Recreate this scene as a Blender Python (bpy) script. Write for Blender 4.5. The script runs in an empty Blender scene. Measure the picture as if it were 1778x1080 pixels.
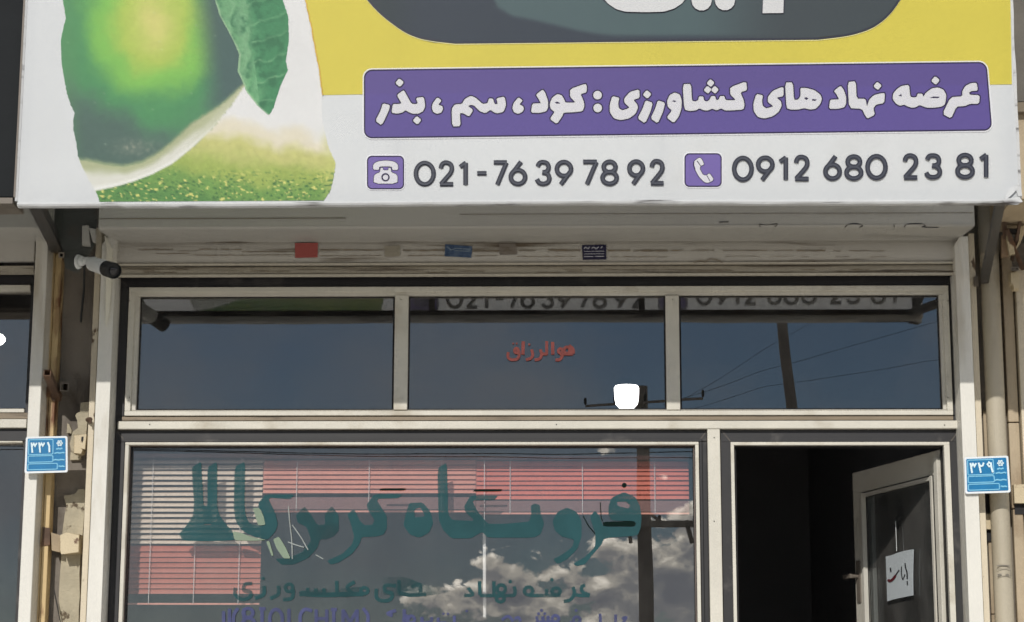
import bpy, bmesh, math, random
from mathutils import Vector, Matrix, noise as mnoise
from mathutils.geometry import tessellate_polygon

S = bpy.context.scene
COL = S.collection
R = math.radians
random.seed(7)

# ------------------------------------------------------------------ camera
F = 3700.0                       # focal length in pixels of the 1778 px wide photograph
PITCH = math.atan(750.0 / F); YAW = math.atan(89.0 / F); ROLL = R(0.15)
CAM = Vector((0.0, -7.6, 1.6))
ROT = Matrix.Rotation(YAW, 3, 'Z') @ Matrix.Rotation(R(90) + PITCH, 3, 'X') @ Matrix.Rotation(ROLL, 3, 'Z')
cd = bpy.data.cameras.new('camera'); cam = bpy.data.objects.new('camera', cd); COL.objects.link(cam)
cam.matrix_world = Matrix.Translation(CAM) @ ROT.to_4x4()
cd.sensor_width = 36; cd.lens = F / 1778 * 36; cd.clip_end = 2000; cd.clip_start = 0.05
S.camera = cam

# ------------------------------------------------------------------ light
SUN_EL = R(28.0); SUN_AZ = R(-12)            # azimuth measured from the street axis (-Y), negative = from the left
sd = Vector((math.sin(SUN_AZ) * math.cos(SUN_EL), -math.cos(SUN_AZ) * math.cos(SUN_EL), math.sin(SUN_EL)))
sl = bpy.data.lights.new('sun', 'SUN'); so = bpy.data.objects.new('sun', sl); COL.objects.link(so)
sl.energy = 2.45; sl.angle = R(0.5); sl.color = (1.0, 0.96, 0.90)
so.rotation_euler = sd.to_track_quat('Z', 'Y').to_euler(); so.location = (0, -6, 6)

W = bpy.data.worlds.new('World'); S.world = W; W.use_nodes = True
wn, wl = W.node_tree.nodes, W.node_tree.links
wn.clear()
def N(nt, t, **k):
    n = nt.nodes.new(t)
    for a, b in k.items(): setattr(n, a, b)
    return n
wo = wn.new('ShaderNodeOutputWorld'); bg = wn.new('ShaderNodeBackground'); bg2 = wn.new('ShaderNodeBackground')
sky = wn.new('ShaderNodeTexSky'); sky.sky_type = 'NISHITA'; sky.sun_disc = False
sky.sun_elevation = SUN_EL; sky.sun_rotation = math.atan2(sd.x, sd.y)
sky.air_density = 1.0; sky.dust_density = 0.15; sky.ozone_density = 2.5; sky.altitude = 1100
bg.inputs[1].default_value = 0.055
wl.new(sky.outputs[0], bg.inputs[0])
tc = wn.new('ShaderNodeTexCoord'); sx = wn.new('ShaderNodeSeparateXYZ'); wl.new(tc.outputs['Generated'], sx.inputs[0])
mp = wn.new('ShaderNodeMapping'); mp.inputs['Scale'].default_value = (1, 1, 1.5); mp.inputs['Location'].default_value = (0.53, 0.2, 0.11)
wl.new(tc.outputs['Generated'], mp.inputs[0])
def wmath(op, a_, b_=None, c_=None):
    m_ = wn.new('ShaderNodeMath'); m_.operation = op
    for i_, v_ in enumerate((a_, b_, c_)):
        if v_ is None: continue
        if isinstance(v_, (int, float)): m_.inputs[i_].default_value = v_
        else: wl.new(v_, m_.inputs[i_])
    return m_.outputs[0]
def density(vec):                                    # broad cloud masses with cauliflower lumps on them
    n_ = wn.new('ShaderNodeTexNoise'); n_.inputs['Scale'].default_value = 7; n_.inputs['Detail'].default_value = 3; wl.new(vec, n_.inputs['Vector'])
    w_ = wn.new('ShaderNodeTexNoise'); w_.inputs['Scale'].default_value = 60; w_.inputs['Detail'].default_value = 5; wl.new(vec, w_.inputs['Vector'])
    va = wn.new('ShaderNodeVectorMath'); va.operation = 'MULTIPLY_ADD'; wl.new(w_.outputs['Color'], va.inputs[0]); va.inputs[1].default_value = (.016, .016, .016); wl.new(vec, va.inputs[2])
    v_ = wn.new('ShaderNodeTexVoronoi'); v_.feature = 'F1'; v_.inputs['Scale'].default_value = 20; v_.inputs['Detail'].default_value = 3.5; v_.inputs['Roughness'].default_value = 0.55; v_.inputs['Lacunarity'].default_value = 2.3; wl.new(va.outputs[0], v_.inputs['Vector'])
    return wmath('MULTIPLY_ADD', v_.outputs['Distance'], -0.42, wmath('MULTIPLY_ADD', n_.outputs[0], 0.9, 0.36))
thr = wn.new('ShaderNodeValToRGB'); wl.new(sx.outputs[2], thr.inputs[0])      # cloud threshold by height above the horizon
cr = thr.color_ramp
cr.elements[0].position = 0.0; cr.elements[0].color = (0.10,) * 3 + (1,)
cr.elements[1].position = 1.0; cr.elements[1].color = (0.30,) * 3 + (1,)
for p, v in ((0.066, 0.16), (0.084, 0.36), (0.112, 0.63), (0.17, 0.80), (0.30, 0.80), (0.42, 0.34), (0.6, 0.26)):
    e = cr.elements.new(p); e.color = (v, v, v, 1)
D0 = density(mp.outputs[0])
sh = wn.new('ShaderNodeVectorMath'); sh.operation = 'ADD'; wl.new(mp.outputs[0], sh.inputs[0]); sh.inputs[1].default_value = (-0.002, 0, 0.009)
D1_ = density(sh.outputs[0])
xr = wn.new('ShaderNodeMapRange'); xr.inputs[1].default_value = -0.02; xr.inputs[2].default_value = -0.11; xr.inputs[3].default_value = -0.05; xr.inputs[4].default_value = 0.40; wl.new(sx.outputs[0], xr.inputs[0])   # fewer heaps towards the left end of the street
lowz = wn.new('ShaderNodeMapRange'); lowz.inputs[1].default_value = 0.30; lowz.inputs[2].default_value = 0.22; wl.new(sx.outputs[2], lowz.inputs[0])
sub = wmath('SUBTRACT', wmath('SUBTRACT', D0, thr.outputs[0]), wmath('MULTIPLY', xr.outputs[0], lowz.outputs[0]))
cov = wn.new('ShaderNodeMapRange'); cov.inputs[1].default_value = -0.01; cov.inputs[2].default_value = 0.03; wl.new(sub, cov.inputs[0])
lit = wmath('ADD', wmath('MULTIPLY', wmath('SUBTRACT', D0, D1_), 2.2), wmath('MULTIPLY_ADD', sub, -1.3, 0.46))
body = wn.new('ShaderNodeValToRGB'); wl.new(lit, body.inputs[0])
b = body.color_ramp                                                       # thin sun-side rims glow, thick bodies are grey
b.elements[0].position = 0.0; b.elements[0].color = (0.150, 0.160, 0.185, 1)
b.elements[1].position = 0.66; b.elements[1].color = (1.0, 0.95, 0.86, 1)
e = b.elements.new(0.24); e.color = (0.215, 0.220, 0.232, 1)
e = b.elements.new(0.44); e.color = (0.46, 0.44, 0.40, 1)
wl.new(body.outputs[0], bg2.inputs[0]); bg2.inputs[1].default_value = 3.1
# thin high haze, denser to the left, and nothing below the horizon
hz = wn.new('ShaderNodeTexNoise'); hz.inputs['Scale'].default_value = 6; hz.inputs['Detail'].default_value = 7; hz.inputs['Roughness'].default_value = 0.6; wl.new(mp.outputs[0], hz.inputs['Vector'])
hx = wn.new('ShaderNodeMapRange'); hx.inputs[1].default_value = 0.16; hx.inputs[2].default_value = -0.22; hx.inputs[3].default_value = -0.10; hx.inputs[4].default_value = 0.62; wl.new(sx.outputs[0], hx.inputs[0])
hf = wmath('MULTIPLY_ADD', wmath('SUBTRACT', hz.outputs[0], 0.5), 3.2, hx.outputs[0]); hc = wn.new('ShaderNodeClamp'); wl.new(hf, hc.inputs[0]); hc.inputs[2].default_value = 0.9
bg3 = wn.new('ShaderNodeBackground'); bg3.inputs[0].default_value = (0.41, 0.45, 0.51, 1); bg3.inputs[1].default_value = 1.0
m0 = wn.new('ShaderNodeMixShader'); wl.new(hc.outputs[0], m0.inputs[0]); wl.new(bg.outputs[0], m0.inputs[1]); wl.new(bg3.outputs[0], m0.inputs[2])
mx = wn.new('ShaderNodeMixShader'); wl.new(cov.outputs[0], mx.inputs[0]); wl.new(m0.outputs[0], mx.inputs[1]); wl.new(bg2.outputs[0], mx.inputs[2])
up = wmath('GREATER_THAN', sx.outputs[2], -0.015); bg0 = wn.new('ShaderNodeBackground'); bg0.inputs[0].default_value = (0, 0, 0, 1)
mz = wn.new('ShaderNodeMixShader'); wl.new(up, mz.inputs[0]); wl.new(bg0.outputs[0], mz.inputs[1]); wl.new(mx.outputs[0], mz.inputs[2])
wl.new(mz.outputs[0], wo.inputs[0])

S.view_settings.view_transform = 'Standard'; S.view_settings.look = 'None'
S.view_settings.exposure = 0.0; S.view_settings.gamma = 1
S.cycles.use_denoising = True; S.cycles.denoising_input_passes = 'RGB'; S.cycles.use_adaptive_sampling = False; S.cycles.sample_clamp_indirect = 4.0
W.cycles.sampling_method = 'MANUAL'; W.cycles.sample_map_resolution = 2048
S.cycles.max_bounces = 10; S.cycles.transparent_max_bounces = 16

# ------------------------------------------------------------------ helpers
def ray(px, py):
    return ROT @ Vector(((px - 889) / F, -(py - 540) / F, -1.0))
def P(px, py, Y=0.0):
    d = ray(px, py); t = (Y - CAM.y) / d.y
    return CAM + d * t
def PP(px, py, p0, n):
    d = ray(px, py); t = (Vector(p0) - CAM).dot(n) / d.dot(n)
    return CAM + d * t
def lin(c):
    c = c / 255.0
    return c / 12.92 if c <= 0.04045 else ((c + 0.055) / 1.055) ** 2.4
def alb(r, g, b_, k=0.92):
    return tuple(min(0.95, lin(v) / k) for v in (r, g, b_))

MATS = {}
def mk(name, col, rough=0.6, var=0.10, scale=6.0, stretch=(1, 1, 1), dirt=None, dirt_lo=0.55, dirt_hi=0.7, dirt_scale=5.0,
       dirt_stretch=(1, 1, 1), bump=0.0, bump_scale=60.0, metal=0.0, trans=0.0, spec=0.4, attr=None, alpha_worn=None):
    m = bpy.data.materials.new(name); m.use_nodes = True
    nt = m.node_tree; L = nt.links; pb = nt.nodes['Principled BSDF']; out = nt.nodes['Material Output']
    pb.inputs['Roughness'].default_value = rough; pb.inputs['Metallic'].default_value = metal
    pb.inputs['Specular IOR Level'].default_value = spec
    t = N(nt, 'ShaderNodeTexCoord')
    def nzn(sc, st, det=6):
        mpn = N(nt, 'ShaderNodeMapping'); mpn.inputs['Scale'].default_value = st; L.new(t.outputs['Object'], mpn.inputs[0])
        n = N(nt, 'ShaderNodeTexNoise'); n.inputs['Scale'].default_value = sc; n.inputs['Detail'].default_value = det
        n.inputs['Roughness'].default_value = 0.6; L.new(mpn.outputs[0], n.inputs['Vector']); return n
    if attr:
        a = N(nt, 'ShaderNodeVertexColor', layer_name=attr); base = a.outputs['Color']
    else:
        rg = N(nt, 'ShaderNodeRGB'); rg.outputs[0].default_value = (*col, 1); base = rg.outputs[0]
    n1 = nzn(scale, stretch)
    mr = N(nt, 'ShaderNodeMapRange'); mr.inputs[1].default_value = 0.3; mr.inputs[2].default_value = 0.7
    mr.inputs[3].default_value = 1 - var; mr.inputs[4].default_value = 1 + var; L.new(n1.outputs[0], mr.inputs[0])
    vm = N(nt, 'ShaderNodeVectorMath', operation='SCALE'); L.new(base, vm.inputs[0]); L.new(mr.outputs[0], vm.inputs['Scale'])
    cur = vm.outputs[0]
    if dirt:
        n2 = nzn(dirt_scale, dirt_stretch, 9)
        r2 = N(nt, 'ShaderNodeMapRange'); r2.inputs[1].default_value = dirt_lo; r2.inputs[2].default_value = dirt_hi; L.new(n2.outputs[0], r2.inputs[0])
        mc = N(nt, 'ShaderNodeMix', data_type='RGBA'); L.new(r2.outputs[0], mc.inputs[0]); L.new(cur, mc.inputs[6]); mc.inputs[7].default_value = (*dirt, 1)
        cur = mc.outputs[2]
    L.new(cur, pb.inputs['Base Color'])
    if bump:
        n3 = nzn(bump_scale, (1, 1, 1), 5); bp = N(nt, 'ShaderNodeBump'); bp.inputs['Strength'].default_value = bump; bp.inputs['Distance'].default_value = 0.01
        L.new(n3.outputs[0], bp.inputs['Height']); L.new(bp.outputs[0], pb.inputs['Normal'])
    last = pb.outputs[0]
    if trans:
        tr = N(nt, 'ShaderNodeBsdfTranslucent'); L.new(cur, tr.inputs[0])
        ms = N(nt, 'ShaderNodeMixShader'); ms.inputs[0].default_value = trans; L.new(last, ms.inputs[1]); L.new(tr.outputs[0], ms.inputs[2]); last = ms.outputs[0]
    if alpha_worn:
        n4 = nzn(alpha_worn[0], (1, 1, 1), 8); r4 = N(nt, 'ShaderNodeMapRange'); r4.inputs[1].default_value = alpha_worn[1]; r4.inputs[2].default_value = alpha_worn[2]
        r4.inputs[3].default_value = alpha_worn[3]; r4.inputs[4].default_value = alpha_worn[4]
        L.new(n4.outputs[0], r4.inputs[0])
        tp = N(nt, 'ShaderNodeBsdfTransparent'); ms = N(nt, 'ShaderNodeMixShader'); L.new(r4.outputs[0], ms.inputs[0]); L.new(tp.outputs[0], ms.inputs[1]); L.new(last, ms.inputs[2]); last = ms.outputs[0]
    L.new(last, out.inputs[0])
    MATS[name] = m
    return m

def glass_mat(name, refl, tint, gtint=(0.86, 0.95, 1.0), wob=0.0, dust_haze=False):
    m = bpy.data.materials.new(name); m.use_nodes = True; nt = m.node_tree; L = nt.links; nt.nodes.clear()
    out = N(nt, 'ShaderNodeOutputMaterial'); gl = N(nt, 'ShaderNodeBsdfGlossy'); tp = N(nt, 'ShaderNodeBsdfTransparent'); ms = N(nt, 'ShaderNodeMixShader')
    gl.inputs['Roughness'].default_value = 0.0; gl.inputs['Color'].default_value = (*gtint, 1); tp.inputs[0].default_value = (*tint, 1)
    fr = N(nt, 'ShaderNodeFresnel'); fr.inputs[0].default_value = 1.5
    ad_ = N(nt, 'ShaderNodeMath', operation='MULTIPLY_ADD'); L.new(fr.outputs[0], ad_.inputs[0]); ad_.inputs[1].default_value = 0.9; ad_.inputs[2].default_value = refl
    L.new(ad_.outputs[0], ms.inputs[0]); L.new(tp.outputs[0], ms.inputs[1]); L.new(gl.outputs[0], ms.inputs[2]); L.new(ms.outputs[0], out.inputs[0])
    if dust_haze:                                     # dried drips and dust; the door's stronger veil is painted in for reflections
        t = N(nt, 'ShaderNodeTexCoord'); df_ = N(nt, 'ShaderNodeBsdfDiffuse'); df_.inputs[0].default_value = (0.45, 0.43, 0.40, 1)
        mm = N(nt, 'ShaderNodeMapping'); mm.inputs['Scale'].default_value = (3, 3, 1.2); L.new(t.outputs['Object'], mm.inputs[0])
        n = N(nt, 'ShaderNodeTexNoise'); n.inputs['Scale'].default_value = 2.5; n.inputs['Detail'].default_value = 8; n.inputs['Roughness'].default_value = 0.65; L.new(mm.outputs[0], n.inputs['Vector'])
        r_ = N(nt, 'ShaderNodeMapRange'); r_.inputs[1].default_value = 0.42; r_.inputs[2].default_value = 0.8; r_.inputs[3].default_value, r_.inputs[4].default_value = (0.001, 0.035) if dust_haze is True else dust_haze; L.new(n.outputs[0], r_.inputs[0])
        m2 = N(nt, 'ShaderNodeMixShader'); L.new(r_.outputs[0], m2.inputs[0]); L.new(ms.outputs[0], m2.inputs[1]); L.new(df_.outputs[0], m2.inputs[2]); L.new(m2.outputs[0], out.inputs[0])
    if wob:
        t = N(nt, 'ShaderNodeTexCoord'); n = N(nt, 'ShaderNodeTexNoise'); n.inputs['Scale'].default_value = 2.2; n.inputs['Detail'].default_value = 1
        L.new(t.outputs['Object'], n.inputs['Vector']); bp = N(nt, 'ShaderNodeBump'); bp.inputs['Strength'].default_value = wob; bp.inputs['Distance'].default_value = 0.01
        L.new(n.outputs[0], bp.inputs['Height']); L.new(bp.outputs[0], gl.inputs['Normal'])
    return m
def emit_mat(name, col, s):
    m = bpy.data.materials.new(name); m.use_nodes = True; nt = m.node_tree; nt.nodes.clear()
    o = N(nt, 'ShaderNodeOutputMaterial'); e_ = N(nt, 'ShaderNodeEmission'); e_.inputs[0].default_value = (*col, 1); e_.inputs[1].default_value = s
    nt.links.new(e_.outputs[0], o.inputs[0]); return m

ORG = {}
class MB:
    def __init__(s): s.v = []; s.f = []; s.c = None
    def box(s, x0, x1, y0, y1, z0, z1, rot=None, piv=None):
        b0 = len(s.v)
        for x in (x0, x1):
            for y in (y0, y1):
                for z in (z0, z1):
                    p = Vector((x, y, z))
                    if rot: p = rot @ (p - piv) + piv
                    s.v.append(p)
        for q in ((0, 1, 3, 2), (4, 6, 7, 5), (0, 4, 5, 1), (2, 3, 7, 6), (0, 2, 6, 4), (1, 5, 7, 3)): s.f.append([b0 + i for i in q])
        return s
    def pbox(s, x0, y0, x1, y1, Y, d, wob=0):     # box whose front face fills a rectangle seen in the photo, front at depth Y, thickness d
        ym = (y0 + y1) / 2; xm = (x0 + x1) / 2
        return s.box(P(x0, ym, Y).x, P(x1, ym, Y).x, Y, Y + d, P(xm, y1, Y).z, P(xm, y0, Y).z)
    def ring(s, xo0, zo0, xo1, zo1, xi0, zi0, xi1, zi1, y0, y1):
        s.box(xo0, xo1, y0, y1, zi1, zo1); s.box(xo0, xo1, y0, y1, zo0, zi0)
        s.box(xo0, xi0, y0, y1, zi0, zi1); s.box(xi1, xo1, y0, y1, zi0, zi1); return s
    def poly(s, pts, holes=()):
        loops = [[Vector(p) for p in pts]] + [[Vector(p) for p in h] for h in holes]
        flat = [p for l in loops for p in l]; b0 = len(s.v); s.v += flat
        for t in tessellate_polygon(loops): s.f.append([b0 + i for i in t])
        return s
    def prism(s, pts, d):                        # closed solid: polygon + offset vector d
        n = len(pts); b0 = len(s.v); pts = [Vector(p) for p in pts]; s.v += pts + [p + d for p in pts]
        for t in tessellate_polygon([pts]): s.f.append([b0 + i for i in t]); s.f.append([b0 + n + i for i in reversed(t)])
        for i in range(n): j = (i + 1) % n; s.f.append([b0 + i, b0 + j, b0 + n + j, b0 + n + i])
        return s
    def tube(s, pts, r, seg=12, caps=True, r1=None):
        pts = [Vector(p) for p in pts]; b0 = len(s.v); n = len(pts)
        for i, p in enumerate(pts):
            d = (pts[min(i + 1, n - 1)] - pts[max(i - 1, 0)]).normalized()
            u = d.cross(Vector((0, 0, 1)) if abs(d.z) < 0.9 else Vector((0, 1, 0))).normalized(); w = d.cross(u)
            rr = r if r1 is None else r + (r1 - r) * i / (n - 1)
            for k in range(seg):
                a = 2 * math.pi * k / seg; s.v.append(p + (u * math.cos(a) + w * math.sin(a)) * rr)
        for i in range(n - 1):
            for k in range(seg):
                k2 = (k + 1) % seg; s.f.append([b0 + i * seg + k, b0 + i * seg + k2, b0 + (i + 1) * seg + k2, b0 + (i + 1) * seg + k])
        if caps: s.f.append([b0 + k for k in range(seg)][::-1]); s.f.append([b0 + (n - 1) * seg + k for k in range(seg)])
        return s
    def beam(s, a, c, w, h=None):                # square tube from a to c
        a, c = Vector(a), Vector(c); h = h or w; d = (c - a).normalized()
        u = d.cross(Vector((0, 0, 1)) if abs(d.z) < 0.9 else Vector((1, 0, 0))).normalized(); v = d.cross(u); b0 = len(s.v)
        for p in (a, c):
            for i, j in ((-1, -1), (1, -1), (1, 1), (-1, 1)): s.v.append(p + u * i * w / 2 + v * j * h / 2)
        for q in ((3, 2, 1, 0), (4, 5, 6, 7), (0, 1, 5, 4), (1, 2, 6, 5), (2, 3, 7, 6), (3, 0, 4, 7)): s.f.append([b0 + i for i in q])
        return s
    def hollow(s, a, c, w, t=0.003):             # open square tube, walls of thickness t, so the end shows a dark hole
        a, c = Vector(a), Vector(c); d = (c - a).normalized()
        u = d.cross(Vector((0, 0, 1)) if abs(d.z) < 0.9 else Vector((1, 0, 0))).normalized(); v = d.cross(u); b0 = len(s.v)
        for p in (a, c):
            for hw in (w / 2, w / 2 - t):
                for i, j in ((-1, -1), (1, -1), (1, 1), (-1, 1)): s.v.append(p + u * i * hw + v * j * hw)
        for k in range(4):
            k2 = (k + 1) % 4
            s.f.append([b0 + k, b0 + k2, b0 + 8 + k2, b0 + 8 + k]); s.f.append([b0 + 4 + k2, b0 + 4 + k, b0 + 12 + k, b0 + 12 + k2])
            s.f.append([b0 + k2, b0 + k, b0 + 4 + k, b0 + 4 + k2]); s.f.append([b0 + 8 + k, b0 + 8 + k2, b0 + 12 + k2, b0 + 12 + k])
        return s
    def lathe(s, prof, org, axis, seg=20):       # profile [(r, h)] round an axis
        axis = Vector(axis).normalized(); org = Vector(org); u = axis.cross(Vector((0, 0, 1)) if abs(axis.z) < 0.9 else Vector((1, 0, 0))).normalized(); w = axis.cross(u); b0 = len(s.v)
        for r, h in prof:
            for k in range(seg):
                a = 2 * math.pi * k / seg; s.v.append(org + axis * h + (u * math.cos(a) + w * math.sin(a)) * r)
        for i in range(len(prof) - 1):
            for k in range(seg):
                k2 = (k + 1) % seg; s.f.append([b0 + i * seg + k, b0 + i * seg + k2, b0 + (i + 1) * seg + k2, b0 + (i + 1) * seg + k])
        s.f.append([b0 + k for k in range(seg)][::-1]); s.f.append([b0 + (len(prof) - 1) * seg + k for k in range(seg)])
        return s
    def ribbon(s, pts, hw, proj, closed=False, layer=0.0, dl=-1.2e-5):
        # pen stroke in photo pixels, laid on a real surface by proj(px, py, lift)
        q = [Vector((p[0], p[1])) for p in pts]; n = len(q); b0 = len(s.v)
        for i in range(n):
            a = q[(i - 1) % n] if (closed or i > 0) else None; c = q[(i + 1) % n] if (closed or i < n - 1) else None
            d1 = (q[i] - a).normalized() if a is not None and (q[i] - a).length > 1e-6 else None
            d2 = (c - q[i]).normalized() if c is not None and (c - q[i]).length > 1e-6 else None
            d1 = d1 or d2; d2 = d2 or d1
            n1 = Vector((-d1.y, d1.x)); n2 = Vector((-d2.y, d2.x)); m = n1 + n2
            if m.length < 0.3: m = n1
            else: m = m / max(0.5, m.length_squared / 2)
            for sg in (1, -1):
                r = q[i] + m * hw * sg; s.v.append(proj(r.x, r.y, layer + dl * i))
        for i in range(n if closed else n - 1):
            j = (i + 1) % n; s.f.append([b0 + 2 * i, b0 + 2 * j, b0 + 2 * j + 1, b0 + 2 * i + 1])
        return s
    def build(s, name, mat, parent=None, smooth=False, bevel=0.0):
        me = bpy.data.meshes.new(name); o = bpy.data.objects.new(name, me); COL.objects.link(o)
        org = ORG.get(parent.name, Vector((0, 0, 0))) if parent else Vector((0, 0, 0))
        me.from_pydata([tuple(p - org) for p in s.v], [], s.f); me.update()
        if s.c:
            ca = me.color_attributes.new('print', 'FLOAT_COLOR', 'POINT')
            for i, c in enumerate(s.c): ca.data[i].color = (*c, 1)
        me.materials.append(mat)
        if smooth:
            for p in me.polygons: p.use_smooth = True
            me.set_sharp_from_angle(angle=R(35))
        if bevel:
            md = o.modifiers.new('edge', 'BEVEL'); md.width = bevel; md.segments = 2; md.limit_method = 'ANGLE'
        if parent: o.parent = parent; ORG[o.name] = org
        return o
def tag(o, label, cat, group=None, kind=None):
    if label: o['label'] = label
    if cat: o['category'] = cat
    if group: o['group'] = group
    if kind: o['kind'] = kind
    return o
def thing(name, loc, label, cat, group=None):
    o = bpy.data.objects.new(name, None); COL.objects.link(o); o.location = loc; o.empty_display_size = 0.1
    ORG[o.name] = Vector(loc); return tag(o, label, cat, group)

def cat_rom(pts, k=6, closed=False):
    out = []; n = len(pts)
    for i in range(n if closed else n - 1):
        p0 = pts[(i - 1) % n] if closed or i > 0 else pts[i]; p1 = pts[i]; p2 = pts[(i + 1) % n]
        p3 = pts[(i + 2) % n] if closed or i + 2 < n else p2
        for j in range(k):
            t = j / k
            out.append(tuple(0.5 * (2 * p1[a] + (p2[a] - p0[a]) * t + (2 * p0[a] - 5 * p1[a] + 4 * p2[a] - p3[a]) * t * t + (3 * p1[a] - p0[a] - 3 * p2[a] + p3[a]) * t ** 3) for a in (0, 1)))
    if not closed: out.append(tuple(pts[-1][:2]))
    return out
def chaikin(pts, f=0.22):
    o = []; n = len(pts)
    for i in range(n):
        a, c = pts[i], pts[(i + 1) % n]
        o.append((a[0] + (c[0] - a[0]) * f, a[1] + (c[1] - a[1]) * f)); o.append((a[0] + (c[0] - a[0]) * (1 - f), a[1] + (c[1] - a[1]) * (1 - f)))
    return o
def zone(ox, oy, s): return lambda pts: [(ox + u / s, oy + v / s) for u, v in pts]
def ell(cx, cy, rx, ry, n=24): return [(cx + rx * math.cos(2 * math.pi * i / n), cy + ry * math.sin(2 * math.pi * i / n)) for i in range(n)]
def rrect(x0, y0, x1, y1, r, slope=0.0, n=6):
    o = []
    for cx, cy, a0 in ((x1 - r, y0 + r, -90), (x1 - r, y1 - r, 0), (x0 + r, y1 - r, 90), (x0 + r, y0 + r, 180)):
        for i in range(n + 1):
            a = R(a0 + 90 * i / n); o.append((cx + r * math.cos(a), cy + r * math.sin(a)))
    return [(x, y + slope * (x - x0)) for x, y in o]
def at_plane(Y): return lambda px, py, lift=0.0: P(px, py, Y + lift)

# ------------------------------------------------------------------ materials
white_paint = mk('white_rail_paint', (0.75, 0.73, 0.67), 0.5, 0.07, 4, (1, 1, .4), (0.40, 0.34, 0.25), 0.54, 0.80, 8, (1, 1, .22), 0.1, 40)
cream = mk('cream_anodised_aluminium', (0.67, 0.64, 0.56), 0.4, 0.08, 6, (1, 1, 1), (0.34, 0.28, 0.19), 0.55, 0.82, 10, (.45, 1, .45), 0.06, 50)
cream_dim = mk('cream_edge_bead', (0.64, 0.61, 0.54), 0.4, 0.06)
darkf = mk('dark_grey_frame_paint', (0.030, 0.029, 0.031), 0.45, 0.12, 5, (1, 1, 1), (0.14, 0.13, 0.12), 0.58, 0.8, 7)
frame_lit = mk('sunlit_frame_strip', (0.27, 0.215, 0.15), 0.5, 0.18, 12, (.3, 1, 2), (0.10, 0.075, 0.05), 0.55, 0.7, 14, (.3, 1, 3))  # lower strip of the dark frame; its sunlit brown is put into the colour
gasket = mk('black_rubber_gasket', (0.012, 0.011, 0.012), 0.6, 0.1)
box_grey = mk('shutter_box_beige_paint', (0.46, 0.45, 0.42), 0.55, 0.05, 3, (.4, 1, 1), (0.20, 0.185, 0.155), 0.60, 0.85, 4, (.3, 1, 3))
slat = mk('stained_shutter_slat', (0.55, 0.53, 0.49), 0.5, 0.06, 6, (.2, 1, 2), (0.16, 0.125, 0.09), 0.56, 0.68, 7, (.28, 1, 7))
slat_low = mk('lower_shutter_rail', (0.42, 0.385, 0.32), 0.5, 0.1, 6, (.2, 1, 2), (0.11, 0.085, 0.065), 0.54, 0.66, 8, (.25, 1, 8))
stain = mk('brown_grime_streak', (0.22, 0.175, 0.125), 0.8, 0.3, 30, alpha_worn=(60, .35, .62, .25, 1.0))
tan_iron = mk('tan_painted_angle_iron', (0.62, 0.46, 0.24), 0.55, 0.10, 6, (1, 1, .3), (0.19, 0.085, 0.04), 0.52, 0.62, 10, (1, 1, .35), 0.15, 60)
cream_iron = mk('chipped_cream_angle_iron', (0.68, 0.60, 0.46), 0.55, 0.08, 6, (1, 1, .3), (0.13, 0.085, 0.05), 0.62, 0.66, 22, (1, 1, .45), 0.15, 60)
rust = mk('rusty_bracket_steel', (0.12, 0.075, 0.052), 0.75, 0.3, 18, (1, 1, 1), (0.20, 0.10, 0.05), 0.5, 0.7, 14, (1, 1, 1), 0.3, 80)
steel_dk = mk('dark_primed_steel', (0.055, 0.052, 0.05), 0.55, 0.2, 9, (1, 1, 1), (0.11, 0.06, 0.035), 0.58, 0.72, 10)
steel_box = mk('dull_steel_tube', (0.17, 0.145, 0.12), 0.55, 0.15, 12)
concrete = mk('rough_brown_concrete', (0.24, 0.212, 0.18), 0.9, 0.25, 9, (1, 1, .5), (0.085, 0.07, 0.058), 0.5, 0.68, 6, (1, 1, .5), 0.5, 70)
plaster = mk('pitted_pale_plaster', (0.47, 0.42, 0.31), 0.9, 0.15, 14, (1, 1, 1), (0.12, 0.09, 0.06), 0.61, 0.66, 26, (1, 1, .8), 0.5, 90)
tan_clamp = mk('tan_clamp_paint', (0.62, 0.52, 0.35), 0.5, 0.1, 12, (1, 1, 1), (0.17, 0.10, 0.06), 0.62, 0.68, 25)
pipe_m = mk('weathered_beige_drainpipe', (0.47, 0.42, 0.325), 0.55, 0.07, 5, (1, 1, .25), (0.30, 0.26, 0.19), 0.52, 0.75, 5, (1.5, 1.5, .3))
stone = mk('tan_stone_cladding', (0.47, 0.385, 0.27), 0.8, 0.15, 7, (1, 1, .4), (0.28, 0.20, 0.125), 0.52, 0.72, 9, (1, 1, .35), 0.25, 60)
wall_m = mk('grey_render_wall', (0.14, 0.13, 0.115), 0.9, 0.15, 4, (1, 1, 1), (0.09, 0.08, 0.07), 0.5, 0.7, 3, (1, 1, 1), 0.3, 40)
dark_sign = mk('dark_neighbour_sign_face', (0.018, 0.020, 0.022), 0.7, 0.08, spec=0.1)
blackp = mk('black_camera_plastic', (0.018, 0.02, 0.022), 0.4, 0.05)
whitep = mk('white_camera_plastic', (0.72, 0.74, 0.74), 0.4, 0.04)
lensm = mk('camera_lens_glass', (0.01, 0.01, 0.015), 0.05, 0.0, spec=0.8)
glass_main = glass_mat('tinted_shop_glass', 0.094, (0.985, 0.987, 0.985), (0.88, 0.86, 0.83), wob=0.02, dust_haze=True)
glass_door = glass_mat('door_glass', 0.05, (0.80, 0.82, 0.82), dust_haze=(0.08, 0.26))  # pale haze mixed into the door pane in place of faint shelf reflections
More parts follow.
